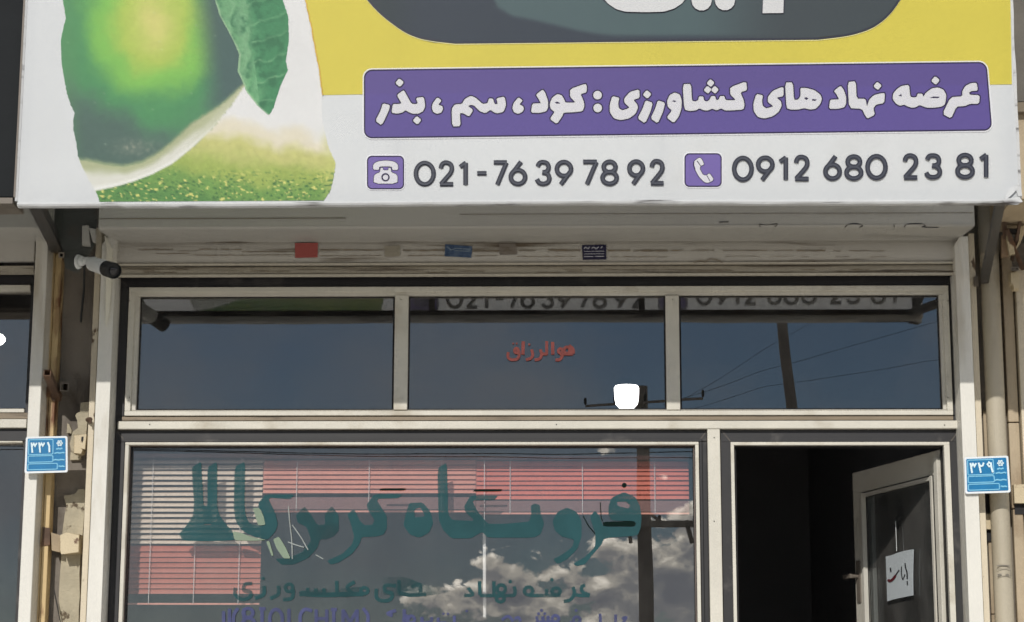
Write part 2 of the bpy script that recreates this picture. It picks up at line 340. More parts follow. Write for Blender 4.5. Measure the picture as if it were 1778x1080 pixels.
# printed vinyl
TR = 0.39
def vinyl(name, col, **k): return mk(name, col, 0.5, k.pop('var', 0.025), k.pop('scale', 3), trans=k.pop('trans', TR), spec=0.3, **k)
v_white = vinyl('white_banner_vinyl', (0.88, 0.91, 0.94), dirt=(0.78, 0.79, 0.80), dirt_lo=0.55, dirt_hi=0.9, dirt_scale=3)
v_yellow = vinyl('yellow_banner_print', alb(208, 196, 86, .80))
v_purple = vinyl('purple_banner_print', alb(99, 86, 152, .81))
v_purple_dk = vinyl('dark_purple_outline_print', (0.035, 0.025, 0.085))
v_icon = vinyl('violet_icon_print', alb(122, 106, 172, .83))
v_letter = vinyl('white_letter_print', (0.92, 0.925, 0.94))
v_navy = vinyl('navy_digit_print', (0.012, 0.015, 0.032), trans=0.0)
v_grey_in = vinyl('grey_digit_core_print', (0.05, 0.056, 0.078), trans=0.06)
v_halo = vinyl('pale_outline_print', (0.93, 0.93, 0.97))
v_cream = vinyl('cream_outline_print', alb(232, 222, 170, .8))
v_badge = vinyl('badge_print', (0, 0, 0), attr='print')
v_photo = vinyl('fruit_photo_print', (0, 0, 0), attr='print')
v_fold = vinyl('banner_fold_edge', (0.80, 0.81, 0.82), dirt=(0.12, 0.11, 0.11), dirt_lo=0.56, dirt_hi=0.7, dirt_scale=9, dirt_stretch=(.4, 1, 4))
# window lettering
teal = mk('teal_window_vinyl', (0.016, 0.078, 0.090), 0.8, 0.12, 5, alpha_worn=(7, 0.36, 0.56, 1.0, 0.86))
teal_worn = mk('worn_teal_window_vinyl', (0.015, 0.072, 0.082), 0.8, 0.15, 6, alpha_worn=(9, 0.36, 0.66, 1.0, 0.5))
teal_dark = mk('dark_green_window_vinyl', (0.004, 0.013, 0.011), 0.9, 0.1, spec=0.1)
indigo = mk('indigo_window_vinyl', (0.05, 0.06, 0.17), 0.5, 0.2, 9, alpha_worn=(10, 0.36, 0.66, 1.0, 0.55))
pale_green = mk('pale_green_window_vinyl', (0.23, 0.30, 0.22), 0.7, 0.1)
red_v = mk('faded_red_window_vinyl', (0.60, 0.17, 0.15), 0.5, 0.15, 30)
scratch = mk('glass_scratch_residue', (0.30, 0.33, 0.32), 0.7, 0.2, 20)
# address plates
pl_blue = mk('blue_plate_enamel', (0.016, 0.19, 0.42), 0.3, 0.08, 20)
pl_white = mk('white_plate_edge', (0.80, 0.84, 0.87), 0.35, 0.03)
pl_line = mk('light_blue_plate_line', (0.22, 0.56, 0.78), 0.35, 0.03)
pl_digit = mk('white_plate_digit', (0.72, 0.88, 0.94), 0.35, 0.03)
# interior
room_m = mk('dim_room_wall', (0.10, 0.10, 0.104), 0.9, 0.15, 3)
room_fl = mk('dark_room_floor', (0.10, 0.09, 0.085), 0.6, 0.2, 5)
shelf_m = mk('grey_shelf_board', (0.30, 0.33, 0.30), 0.6, 0.15, 8)
blind_cream = mk('cream_blind_slat', (0.95, 0.82, 0.69), 0.4, 0.06, 20)
blind_red = mk('salmon_blind_slat', (0.56, 0.17, 0.12), 0.45, 0.10, 14)
blind_pink = mk('pink_blind_slat', (0.85, 0.40, 0.32), 0.4, 0.08, 14)
blind_rose = mk('rose_blind_slat', (0.82, 0.25, 0.19), 0.4, 0.08, 14)
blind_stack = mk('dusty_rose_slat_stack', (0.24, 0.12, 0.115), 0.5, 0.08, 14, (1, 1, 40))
wand_m = mk('white_wand_plastic', (0.92, 0.92, 0.92), 0.3, 0.02)
paper = mk('white_notice_paper', (0.55, 0.60, 0.63), 0.7, 0.03)
ink_blk = mk('black_notice_ink', (0.02, 0.02, 0.025), 0.6, 0.05)
ink_red = mk('dark_red_notice_ink', (0.12, 0.012, 0.018), 0.6, 0.05)
wood_pole = mk('weathered_pole', (0.26, 0.235, 0.21), 0.85, 0.2, 10, (1, 1, .2))
wire_m = mk('black_cable', (0.015, 0.015, 0.015), 0.6, 0.05)
asphalt = mk('road_asphalt', (0.055, 0.054, 0.053), 0.9, 0.2, 20, bump=0.3, bump_scale=90)
paving = mk('pale_paving', (0.50, 0.48, 0.44), 0.85, 0.15, 6, (1, 1, 1), (0.36, 0.33, 0.28), 0.5, 0.75, 3)
soil = mk('dry_ground', (0.25, 0.21, 0.16), 0.95, 0.2, 2)
lamp_e = emit_mat('lit_lamp_diffuser', (1.0, 0.99, 0.96), 9.0)

# ------------------------------------------------------------------ setting
FL = 0.35                                   # shop floor height
g = MB(); g.poly([(-900, -900, -0.16), (900, -900, -0.16), (900, 900, -0.16), (-900, 900, -0.16)]); tag(g.build('ground', soil), None, None, kind='structure')
g = MB(); g.box(-300, 300, -21, -9.5, -0.155, -0.12); tag(g.build('road', asphalt), None, None, kind='structure')
g = MB(); g.box(-300, 300, -9.45, -0.9, -0.158, 0.0); tag(g.build('pavement', paving), None, None, kind='structure')
g = MB(); g.box(-4.5, 4.5, -0.89, -0.2, -0.157, 0.18); g.box(-4.5, 4.5, -0.5, -0.2, 0.181, FL); tag(g.build('path', paving), None, None, kind='structure')

# the room behind the glass
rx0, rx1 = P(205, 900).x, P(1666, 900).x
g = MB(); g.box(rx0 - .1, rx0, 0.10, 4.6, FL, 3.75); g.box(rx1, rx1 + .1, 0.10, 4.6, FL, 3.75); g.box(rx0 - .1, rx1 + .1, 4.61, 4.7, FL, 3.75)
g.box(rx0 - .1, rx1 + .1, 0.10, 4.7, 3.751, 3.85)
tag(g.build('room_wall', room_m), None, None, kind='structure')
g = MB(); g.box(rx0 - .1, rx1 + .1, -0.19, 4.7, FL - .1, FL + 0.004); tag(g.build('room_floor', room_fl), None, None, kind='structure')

# ------------------------------------------------------------------ facade above and between the shops
zbox = P(900, 416, -0.12).z
t = thing('facade_wall', (0, 0.15, 0), 'grey rendered wall above the roller shutter, behind the banner', 'wall')
g = MB(); g.box(-9, 9, 0.02, 0.30, zbox + 0.02, 5.8); g.build('wall_face', wall_m, t)

pl = thing('concrete_pillar', (P(125, 900).x, 0.0, 0), 'rough brown concrete pillar between the two shopfronts', 'pillar')
g = MB(); g.box(P(92, 760, 0.03).x, P(160, 760, 0.03).x, 0.03, 0.32, 0, zbox + .02)
g.build('pillar_core', concrete, pl)
zn = zone(90, 620, 6.0); zl = zone(40, 800, 3.857)
def ragged(pts, j=1.0): return [(x + random.uniform(-j, j), y + random.uniform(-j, j)) for x, y in pts]
g = MB()
g.prism([P(x, y, 0.012) for x, y in ragged(zn([(300, 475), (385, 470), (380, 600), (370, 690), (360, 800), (300, 1070), (190, 1070), (200, 960), (185, 900), (215, 780), (270, 740), (262, 660), (245, 610), (265, 580), (295, 570)]), .5)], Vector((0, 0.02, 0)))
g.prism([P(x, y, 0.012) for x, y in zn([(160, 690), (180, 700), (205, 760), (205, 800), (180, 790), (155, 790)])], Vector((0, 0.02, 0)))
e1 = [(272, 235), (345, 225), (375, 190), (412, 190), (412, 330), (400, 480), (385, 600), (378, 760), (380, 900), (372, 1000), (368, 1300), (238, 1300), (245, 1080), (240, 900), (255, 640), (262, 480), (275, 380), (290, 300)]
g.prism([P(x, y, 0.010) for x, y in ragged(zl(e1), .5)], Vector((0, 0.022, 0)))
g.build('plaster_patch', plaster, pl)

# ------------------------------------------------------------------ roller shutter
rs = thing('roller_shutter', (0, -0.12, zbox), 'beige stained roller shutter box and slats under the fruit banner', 'shutter')
def z_at(py, Y, px=900): return P(px, py, Y).z
xb0, xb1 = P(172, 380, -0.40).x, P(1690, 380, -0.40).x
zf1 = z_at(393, -0.40); zb1 = z_at(416, -0.12)
g = MB(); prof = [(-0.40, zf1), (-0.40, zf1 + 0.30), (0.015, zf1 + 0.30), (0.015, zb1), (-0.12, zb1), (-0.385, zf1 - 0.004)]
g.prism([Vector((xb0, y, z)) for y, z in prof], Vector((xb1 - xb0, 0, 0)))
hs = g.build('housing', box_grey, rs, bevel=0.004)
g = MB(); g.box(xb0, P(600, 372, -.402).x, -0.4025, -0.4003, z_at(378, -.402), z_at(377, -.402)); g.box(P(800, 372, -.402).x, xb1, -0.4022, -0.4003, z_at(372, -.402), z_at(371.4, -.402)); g.build('seam', stain, rs)
# marker scrawls cut off by the lower edge of the box
zm = zone(1080, 350, 2.547); pf = at_plane(-0.4012)
g = MB(); k = 0
for st in ([(612, 112), (608, 100), (640, 104), (685, 98), (676, 112)], [(985, 114), (1005, 100), (1040, 98), (1064, 106), (1050, 114)], [(1203, 100), (1204, 114)], [(1248, 114), (1262, 100), (1320, 98), (1342, 106), (1325, 113)], [(1335, 113), (1400, 114)], [(430, 91), (470, 89)]):
    g.ribbon(cat_rom(zm(st), 5), 0.9, pf, layer=-2e-4 * k); k += 1
g.build('marker_scrawl', mk('black_marker_ink', (0.03, 0.028, 0.03), 0.6, 0.1), rs)
sx0, sx1 = P(197, 440, -0.1).x, P(1672, 440, -0.1).x
def slat_prof(y0, y1, Y, bulge, n=7):
    z0, z1 = z_at(y1, Y), z_at(y0, Y)
    return [(Y - bulge * math.sin(math.pi * i / n) ** 0.6, z0 + (z1 - z0) * i / n) for i in range(n + 1)]
def slat_obj(y0, y1, Y, bulge, m, nm):
    g = MB(); pr = slat_prof(y0, y1, Y, bulge); pr2 = pr + [(Y + 0.02, pr[-1][1]), (Y + 0.02, pr[0][1])]
    g.prism([Vector((sx0, y, z)) for y, z in pr2], Vector((sx1 - sx0, 0, 0))); return g.build(nm, m, rs)
slat_obj(419, 457.5, -0.095, 0.010, slat, 'slat'); slat_obj(462, 476.5, -0.09, 0.006, slat_low, 'bottom_rail')
g = MB(); g.box(sx0, sx1, -0.105, -0.07, z_at(419, -.1), z_at(416.4, -.1)); g.build('top_lip', slat, rs)
g = MB(); g.box(sx0, sx1, -0.108, -0.085, z_at(459.5, -.1), z_at(457, -.1)); g.box(sx0, sx1, -0.104, -0.084, z_at(478.6, -.1), z_at(475.6, -.1)); g.build('slat_edge', mk('bright_slat_edge', (0.60, 0.56, 0.48), 0.5, 0.08), rs)
g = MB(); g.box(sx0, sx1, -0.085, -0.06, z_at(480, -.08), z_at(417, -.08)); g.build('slat_backing', gasket, rs)
ps = at_plane(-0.1075); g = MB(); k = 0
for (xa, xb_, y, h) in ((240, 300, 433, 1.2), (310, 345, 436, .9), (345, 420, 433, 1.0), (270, 330, 440.5, .7), (330, 512, 443, .8), (420, 512, 437, 1.2), (556, 665, 434, 1.6), (556, 662, 444, .9), (700, 772, 434.5, 1.8), (708, 770, 443.5, .8), (822, 866, 435, 1.8), (824, 864, 444, .8), (900, 930, 435, 1.1), (898, 1000, 445.5, .8), (952, 1008, 434.5, 2.0), (1055, 1095, 435, 1.4), (1060, 1160, 446, .7), (1100, 1160, 435, 1.6), (1165, 1188, 434.6, 1), (1200, 1240, 434.6, 1), (1255, 1332, 434.6, .9), (1345, 1378, 434.6, 1), (1383, 1433, 435.2, 1.3), (1447, 1460, 435.4, 1.2), (1474, 1535, 435.4, .8), (1260, 1320, 445, .7), (1335, 1380, 445, .6), (1392, 1405, 446, .7), (1450, 1475, 446, .6), (1510, 1540, 446, .5)):
    n = max(4, int((xb_ - xa) / 7)); pts = [(xa + (xb_ - xa) * i / n, y + random.uniform(-.5, .5)) for i in range(n + 1)]
    g.ribbon(pts, h * random.uniform(.8, 1.1), ps, layer=-6e-5 * k); k += 1
pts = [(1205, 456), (1216, 452), (1225, 455), (1232, 449), (1245, 451), (1255, 456)]; g.ribbon(pts, 1.3, ps, layer=-3e-3)
g.build('grime_streak', stain, rs)
ps2 = at_plane(-0.0985); g = MB(); k = 0
for i in range(26):
    xa = random.uniform(230, 1600); L_ = random.uniform(18, 70); y = random.choice((468, 470.5, 473)); n = 6
    g.ribbon([(xa + L_ * j / n, y + random.uniform(-.4, .4)) for j in range(n + 1)], random.uniform(.4, .9), ps2, layer=-6e-5 * k); k += 1
g.build('rail_streak', stain, rs)
def guide(x0, x1, ytop, nm):
    Y = -0.14; g = MB(); xa, xc = P(x0, 770, Y).x, P(x1, 770, Y).x; zt = z_at(ytop, Y, (x0 + x1) / 2)
    g.prism([Vector((xa + 0.0, Y, FL)), Vector((xc, Y, FL)), Vector((xc, Y, zt)), Vector((xa + .02, Y, zt)), Vector((xa, Y, zt - .03))], Vector((0, 0.13, 0)))
    return g.build(nm, white_paint, rs, bevel=0.003)
guide(163, 187, 411, 'guide_rail'); guide(1671, 1695, 411, 'guide_rail')
g = MB(); Y = -0.15
pts = [(181, 410), (184, 409), (187, 418), (193, 428), (195.5, 432), (194.5, 452), (193, 500), (190, 540), (184.5, 568), (183, 560), (183.5, 500), (185, 440), (184, 425)]
g.prism([P(x, y, Y) for x, y in pts], Vector((0, 0.002, 0))); g.build('peeling_film', mk('peeling_cream_film', (0.93, 0.90, 0.78), 0.5, 0.05, trans=.2), rs)

# ------------------------------------------------------------------ shop front: frames, panes, door
sf = thing('shop_facade', (0, 0, FL), 'cream and dark grey aluminium shopfront with three top lights, big pane and open door', 'shopfront')
def ring_px(o, i, Y, d, Yr=None):     # o, i = (x0,y0,x1,y1) in the photo, both at depth Y
    g = MB(); xo0, xo1 = P(o[0], (o[1] + o[3]) / 2, Y).x, P(o[2], (o[1] + o[3]) / 2, Y).x
    xi0, xi1 = P(i[0], (i[1] + i[3]) / 2, Y).x, P(i[2], (i[1] + i[3]) / 2, Y).x
    z = lambda py: P(900, py, Y).z
    return g.ring(xo0, z(o[3]), xo1, z(o[1]), xi0, z(i[3]), xi1, z(i[1]), Y, Y + d)
tf = ring_px((197, 477, 1666, 731), (220, 497, 1651, 722.5), -0.030, 0.07).build('transom_frame', darkf, sf, bevel=0.003)
ring_px((220, 497, 1651, 721), (230, 506, 1641, 713), -0.045, 0.03).build('outer_bead', cream, tf, bevel=0.002)
ring_px((230.3, 506.3, 1640.7, 712.7), (239, 512.5, 1634, 711.5), -0.030, 0.03).build('inner_bead', cream_dim, tf, bevel=0.002)
g = MB(); g.pbox(212, 722.8, 1655, 729.5, -0.036, 0.04); g.build('sill_strip', frame_lit, tf)
g = MB(); g.pbox(684.5, 512.6, 708, 711.4, -0.038, 0.05); g.build('mullion', cream, tf, bevel=0.002)
g = MB(); g.pbox(1156.5, 512.6, 1180, 711.4, -0.038, 0.05); g.build('mullion', cream, tf, bevel=0.002)
tilts = (-0.06, 0.0, 0.04)
for k, (xa, xc) in enumerate(((239, 684.5), (708, 1156.5), (1180, 1634))):
    ring_px((xa + .2, 512.8, xc - .2, 711.2), (xa + 3, 515, xc - 3, 709.5), -0.010, 0.012).build('gasket', gasket, tf)
    g = MB(); g.pbox(xa, 512, xc, 712, -0.004, 0.006); zc_ = z_at(612, 0); q_ = Matrix.Rotation(R(-0.33), 3, 'X') @ Matrix.Rotation(R(tilts[k]), 3, 'Z')
    pv = Vector((P((xa + xc) / 2, 612).x, 0, zc_)); g.v = [q_ @ (p - pv) + pv for p in g.v]; g.build('window_pane', glass_main, tf)
g = MB(); g.pbox(204, 730.6, 1667, 744.5, -0.055, 0.09); g.build('transom_bar', cream, sf, bevel=0.003)
# vertical bar between the pane and the door
z_bot = 0.62
zt = z_at(745, -0.052); g = MB(); g.box(P(1229, 800, -.052).x, P(1251, 800, -.052).x, -0.052, 0.04, FL, zt); g.build('centre_post', cream, sf, bevel=0.003)
def ring_low(o, i, Y, d, zb, zbi):
    g = MB(); z1, z1i = z_at(o[1], Y), z_at(i[1], Y); yr = o[4]
    return g.ring(P(o[0], yr, Y).x, zb, P(o[2], yr, Y).x, z1, P(i[0], yr, Y).x, zbi, P(i[2], yr, Y).x, z1i, Y, Y + d)
mf = ring_low((199, 746, 1228.2, 0, 770), (217, 767, 1213.5), -0.030, 0.07, z_bot, z_bot + .05).build('main_frame', darkf, sf, bevel=0.004)
ring_low((210, 762, 1219, 0, 770), (217, 767, 1214), -0.040, 0.0095, z_bot + .03, z_bot + .05).build('frame_step', darkf, mf, bevel=0.002)
ring_low((217.3, 767.2, 1213.2, 0, 770), (224, 772, 1207), -0.048, 0.03, z_bot + .05, z_bot + .065).build('outer_bead', cream, mf, bevel=0.002)
ring_low((224.2, 772.2, 1206.8, 0, 770), (228.5, 776, 1203), -0.022, 0.024, z_bot + .065, z_bot + .075).build('gasket', gasket, mf)
ring_low((226, 773.5, 1205, 0, 770), (227.2, 774.6, 1204), -0.026, 0.003, z_bot + .067, z_bot + .07).build('gasket_edge', mk('brown_gasket_edge', (.22, .17, .15), .5), mf)
g = MB(); g.box(P(225, 770).x, P(1206, 770).x, -0.004, 0.002, z_bot + .06, z_at(773, 0)); g.build('window_pane', glass_main, mf)
g = MB(); g.box(P(205, 800).x, P(1228, 800).x, -0.02, 0.04, FL, z_bot); g.build('kick_panel', darkf, sf)
# door frame
df = ring_low((1251.8, 746, 1666, 0, 800), (1269, 767.5, 1650), -0.030, 0.07, FL, FL + .002).build('door_frame', darkf, sf, bevel=0.004)
ring_low((1269.2, 767.7, 1649.8, 0, 800), (1275, 773, 1640), -0.046, 0.06, FL, FL + .002).build('outer_bead', cream, df, bevel=0.002)
ring_low((1275.2, 773.2, 1639.8, 0, 800), (1278, 776, 1637), -0.020, 0.05, FL, FL + .002).build('gasket', gasket, df)
# door leaf, swung inwards on its right-hand hinges
TH = R(72); hx = P(1639, 850, 0.03).x; hp = Vector((hx, 0.035, 0)); WD = P(1639, 850, 0.03).x - P(1279, 850, 0.03).x
ld = Vector((-math.cos(TH), math.sin(TH), 0)); ln = Vector((-math.sin(TH), -math.cos(TH), 0))
zt_d = z_at(779, 0.03, 1600); zb_d = FL + .02
def leafbox(g, s0, s1, z0, z1, n0, n1):       # s from the hinge, n = towards the outside face
    b0 = len(g.v)
    for s_ in (s0, s1):
        for n_ in (n0, n1):
            for z in (z0, z1): g.v.append(hp + ld * s_ + ln * n_ + Vector((0, 0, z)))
    for q in ((0, 1, 3, 2), (4, 6, 7, 5), (0, 4, 5, 1), (2, 3, 7, 6), (0, 2, 6, 4), (1, 5, 7, 3)): g.f.append([b0 + i for i in q])
    return g
g = MB(); leafbox(g, 0, .075, zb_d, zt_d, -.045, 0); leafbox(g, WD - .075, WD, zb_d, zt_d, -.045, 0); leafbox(g, .075, WD - .075, zt_d - .085, zt_d, -.045, 0); leafbox(g, .075, WD - .075, zb_d, zb_d + .2, -.045, 0)
dl = g.build('door_leaf', cream, sf, bevel=0.002)
g = MB(); leafbox(g, 0.004, .030, zb_d, zt_d - .03, .0005, .022); g.build('hinge_flange', cream, dl, bevel=0.002)
g = MB(); leafbox(g, .078, .090, zb_d + .2, zt_d - .088, -.010, .008); leafbox(g, WD - .090, WD - .078, zb_d + .2, zt_d - .088, -.010, .008); leafbox(g, .090, WD - .090, zt_d - .103, zt_d - .090, -.010, .006); g.build('glazing_bead', cream_dim, dl)
g = MB(); leafbox(g, .0751, .078, zb_d + .2, zt_d - .085, -.02, .002); leafbox(g, WD - .078, WD - .0751, zb_d + .2, zt_d - .085, -.02, .002); leafbox(g, .078, WD - .078, zt_d - .088, zt_d - .0852, -.02, .002); g.build('gasket', gasket, dl)
g = MB(); leafbox(g, .08, WD - .08, zb_d + .2, zt_d - .09, -.026, -.020); g.build('door_pane', glass_door, dl)
zh = PP(1478, 1003, hp, ln).z
g = MB(); leafbox(g, WD - .05, WD - .02, zh - .1, zh + .06, .0005, .006); g.build('lock_plate', steel_box, dl)
g = MB(); hb = hp + ld * (WD - .035) + Vector((0, 0, zh)); g.tube([hb + ln * .006, hb + ln * .034], 0.008, 10); leafbox(g, WD - .045, WD + .02, zh - .008, zh + .008, .034, .044); g.build('handle', steel_box, dl, bevel=.001)

for pts_ in ([(203, 749), (217, 766)], [(1226, 749), (1214, 766)], [(1254, 749), (1268, 766)], [(1664, 749), (1651, 766)], [(202, 480), (220, 496)], [(1662, 481), (1651, 496)]):
    g = MB(); g.ribbon(pts_, .55, at_plane(-.0306)); g.build('mitre_joint', steel_box, sf)
for px, py, Y_ in ((224.5, 522, -.0455), (225, 690, -.0455), (1646, 522, -.0455), (1646, 690, -.0455), (696, 520, -.0385), (1168, 520, -.0385), (1240, 760, -.0525), (1240, 905, -.0525), (260, 737, -.0555), (966, 737, -.0555), (1640, 738, -.0555)):
    g = MB(); g.lathe([(.0022, 0), (.0022, .001), (.0010, .0016)], P(px, py, Y_), (0, -1, 0), 10); g.build('screw', steel_dk, sf)
# lettering on the glass ---------------------------------------------------
pg = at_plane(-0.0065)
LAY = [0]
def lay(): LAY[0] += 1; return -3e-5 * LAY[0]
def poly_on(g, pts, proj, holes=(), ch=1, f=.12):
    for _ in range(ch): pts = chaikin(pts, f); holes = [chaikin(h, f) for h in holes]
    l = lay(); g.poly([proj(x, y, l) for x, y in pts], [[proj(x, y, l) for x, y in h] for h in holes])
L1 = zone(300, 790, 5.4); L2 = zone(500, 820, 5.927); L3 = zone(680, 790, 5.4); L4 = zone(900, 820, 5.556); L5 = zone(380, 980, 4.939); L6 = zone(700, 980, 4.445)
g = MB()
poly_on(g, L1([(180, 115), (268, 60), (276, 240), (288, 475), (325, 480), (326, 115), (418, 60), (416, 480), (440, 570), (500, 650), (560, 715), (580, 800), (320, 808), (95, 805), (60, 740), (130, 660), (190, 570), (200, 450), (185, 250)]), pg, [L1([(300, 645), (365, 645), (350, 658), (290, 655)])])
poly_on(g, L1([(580, 110), (680, 60), (672, 480), (690, 590), (730, 650), (860, 662), (850, 560), (800, 480), (810, 440), (870, 370), (1140, 370), (1105, 415), (890, 400), (960, 540), (985, 650), (960, 720), (890, 795), (770, 770), (650, 710), (590, 620), (572, 500)]), pg)
poly_on(g, L3([(430, 125), (520, 70), (530, 560), (570, 610), (780, 618), (690, 530), (680, 480), (740, 380), (1000, 380), (965, 420), (755, 425), (800, 520), (880, 620), (910, 645), (1060, 645), (1290, 625), (1310, 560), (1305, 475), (1340, 455), (1390, 470), (1400, 560), (1430, 640), (1400, 740), (1330, 775), (900, 775), (850, 720), (740, 782), (560, 782), (480, 700), (440, 600)]), pg)
poly_on(g, L4([(870, 330), (900, 245), (1020, 190), (1130, 240), (1175, 330), (1190, 440), (1180, 540), (1150, 610), (830, 635), (800, 700), (720, 790), (640, 890), (560, 905), (530, 880), (640, 820), (740, 720), (745, 600), (690, 430), (740, 370), (780, 420), (820, 525), (1120, 525), (1135, 490), (1110, 470), (900, 465), (870, 400)]), pg, [L4([(950, 285), (1040, 285), (1080, 320), (1060, 350), (960, 325)])])
poly_on(g, L4([(330, 470), (380, 380), (470, 340), (560, 380), (610, 470), (610, 620), (570, 740), (470, 840), (380, 885), (335, 840), (430, 790), (520, 720), (540, 650), (420, 620), (350, 560)]), pg)
poly_on(g, L3([(165, 450), (290, 445), (365, 530), (390, 640), (350, 730), (260, 775), (170, 745), (110, 660), (130, 560)]), pg, [L3([(215, 510), (270, 490), (315, 575), (215, 585)])])
poly_on(g, L2([(810, 330), (890, 225), (1175, 225), (1140, 268), (905, 275), (1015, 445), (1020, 570), (985, 640), (900, 662), (760, 665), (735, 740), (660, 840), (520, 930), (440, 950), (400, 910), (560, 840), (660, 740), (680, 660), (650, 540), (610, 430), (680, 375), (740, 500), (790, 545), (870, 540), (890, 490), (820, 380)]), pg)
wl_ = g.build('window_lettering', teal, sf)
g = MB()
poly_on(g, L2([(80, 440), (170, 350), (240, 440), (300, 540), (380, 540), (380, 430), (450, 345), (520, 440), (525, 600), (470, 660), (390, 690), (330, 690), (300, 780), (210, 880), (60, 950), (-70, 950), (-130, 890), (0, 880), (150, 820), (240, 700), (190, 560), (100, 520)]), pg)
def strokes(g, z, sts, hw, proj):
    for s_ in sts: g.ribbon(cat_rom(z(s_), 5), hw, proj, layer=lay())
def rings(g, z, rs_, hw, proj):
    for cx, cy, rx, ry in rs_: g.ribbon(z(ell(cx, cy, rx, ry)), hw, proj, closed=True, layer=lay())
def dots(g, z, ds, proj):
    for cx, cy, r in ds: poly_on(g, z(ell(cx, cy, r, r, 14)), proj, ch=0)
strokes(g, L6, [[(1405, 160), (1378, 175), (1385, 212), (1440, 238)], [(1440, 240), (1380, 240), (1310, 232)], [(1310, 175), (1322, 222), (1290, 272), (1240, 286)], [(1215, 240), (1100, 240), (1030, 240), (975, 240)], [(858, 170), (860, 232), (800, 240), (700, 240)], [(700, 240), (650, 241), (592, 240)], [(1108, 190), (1106, 238)], [(590, 130), (592, 236)], [(500, 180), (535, 232), (470, 240)], [(700, 130), (702, 236)]], 3.0, pg)
rings(g, L6, [(1180, 208, 32, 26), (968, 205, 32, 30), (757, 190, 32, 32), (750, 265, 30, 24)], 3.0, pg)
dots(g, L6, [(1147, 118, 14), (826, 132, 14)], pg)
strokes(g, L5, [[(142, 200), (142, 262), (195, 298), (262, 282), (272, 240), (216, 222), (225, 172), (286, 163)], [(388, 185), (382, 258), (310, 290)], [(510, 182), (508, 255), (440, 292)], [(640, 215), (625, 288), (550, 302)], [(690, 246), (900, 256), (1080, 250), (1240, 250)], [(690, 256), (900, 266), (1080, 260), (1240, 258)], [(760, 200), (762, 245)], [(830, 205), (832, 250)], [(900, 205), (902, 252)], [(1010, 140), (1014, 250)], [(1165, 150), (1100, 195), (1150, 250)], [(1352, 208), (1352, 282), (1400, 312), (1470, 300), (1485, 250), (1430, 228), (1430, 180), (1520, 185)], [(1540, 240), (1640, 262), (1778, 255)], [(1545, 135), (1545, 240)], [(1650, 190), (1720, 175), (1730, 240)]], 3.2, pg)
rings(g, L5, [(602, 200, 32, 32), (1248, 225, 30, 26)], 3.0, pg); dots(g, L5, [(380, 120, 15)], pg)
g.build('small_lettering', teal_worn, wl_)
g = MB()
poly_on(g, L5([(690, 225), (900, 215), (1100, 200), (1230, 190), (1200, 240), (1100, 285), (880, 262), (700, 265)]), pg)
poly_on(g, L6([(-160, 100), (0, 92), (180, 160), (285, 175), (285, 225), (200, 240), (0, 245), (-160, 235)]), pg)
g.build('worn_patch', mk('faint_teal_residue', (0.02, 0.07, 0.08), 0.8, 0.15, 6, alpha_worn=(8, 0.34, 0.62, 0.75, 0.12)), wl_)
g = MB()
poly_on(g, L3([(-100, 312), (140, 312), (115, 334), (-120, 334)]), pg); poly_on(g, L3([(780, 320), (1042, 320), (1020, 343), (762, 343)]), pg)
dots(g, L4, [(1022, 125, 24)], pg); g.ribbon(L4([(790, 290), (800, 440), (815, 470)]), .8, pg, layer=lay()); g.ribbon(L4([(625, 420), (680, 520), (740, 590)]), .8, pg, layer=lay())
poly_on(g, L4([(815, 478), (1105, 470), (1132, 492), (1115, 520), (822, 522)]), pg)
g.build('dark_lettering', teal_dark, wl_)
g = MB()   # top of the third line; the sill hides the rest
strokes(g, L5, [[(165, 375), (130, 430), (125, 500), (150, 570)], [(1235, 375), (1275, 430), (1275, 500), (1250, 570)], [(800, 400), (740, 385), (700, 430), (700, 500), (740, 550), (800, 540)], [(40, 400), (42, 560)], [(90, 380), (90, 560)], [(1640, 470), (1600, 440), (1580, 490)], [(1740, 450), (1745, 520)], [(1490, 440), (1450, 420), (1520, 395)]], 3.0, pg)
for a_, c_ in (((215, 375), (215, 560)), ((370, 375), (370, 560)), ((600, 380), (600, 560)), ((835, 385), (835, 560)), ((925, 385), (925, 560)), ((835, 465), (925, 465)), ((985, 385), (985, 560)), ((1065, 385), (1065, 560)), ((1185, 385), (1185, 560)), ((1065, 390), (1125, 500)), ((1185, 390), (1125, 500)), ((1590, 385), (1590, 560)), ((345, 380), (400, 380)), ((600, 558), (650, 558)), ((960, 387), (1012, 387))):
    g.ribbon(L5([a_, c_]), 3.0, pg, layer=lay())
rings(g, L5, [(250, 415, 42, 38), (255, 505, 50, 45), (490, 470, 55, 85)], 3.0, pg)
strokes(g, L6, [[(1030, 400), (1040, 440), (1075, 440), (1078, 400)], [(1078, 400), (1085, 440), (1115, 440), (1118, 395)], [(1118, 395), (1130, 440), (1200, 440)], [(1520, 380), (1524, 480)], [(1640, 385), (1640, 480)], [(1690, 420), (1720, 410), (1700, 450)], [(1300, 440), (1260, 480)], [(145, 410), (150, 450), (215, 440), (218, 405)], [(270, 410), (276, 450), (330, 450)], [(395, 395), (395, 480)], [(760, 430), (810, 400), (850, 440)], [(905, 440), (890, 410), (860, 420)]], 2.6, pg)
rings(g, L6, [(1175, 420, 26, 26), (1340, 430, 26, 26), (60, 425, 28, 28)], 2.6, pg); dots(g, L6, [(1068, 355, 12), (1045, 380, 12), (1092, 380, 12), (1335, 355, 12), (310, 380, 10), (345, 380, 10), (490, 360, 10)], pg)
g.build('blue_lettering', indigo, wl_)
g = MB()
poly_on(g, L1([(750, 495), (810, 495), (850, 570), (868, 655), (800, 660), (770, 560)]), pg); poly_on(g, L1([(562, 715), (640, 730), (760, 775), (880, 795), (760, 805), (580, 800)]), pg)
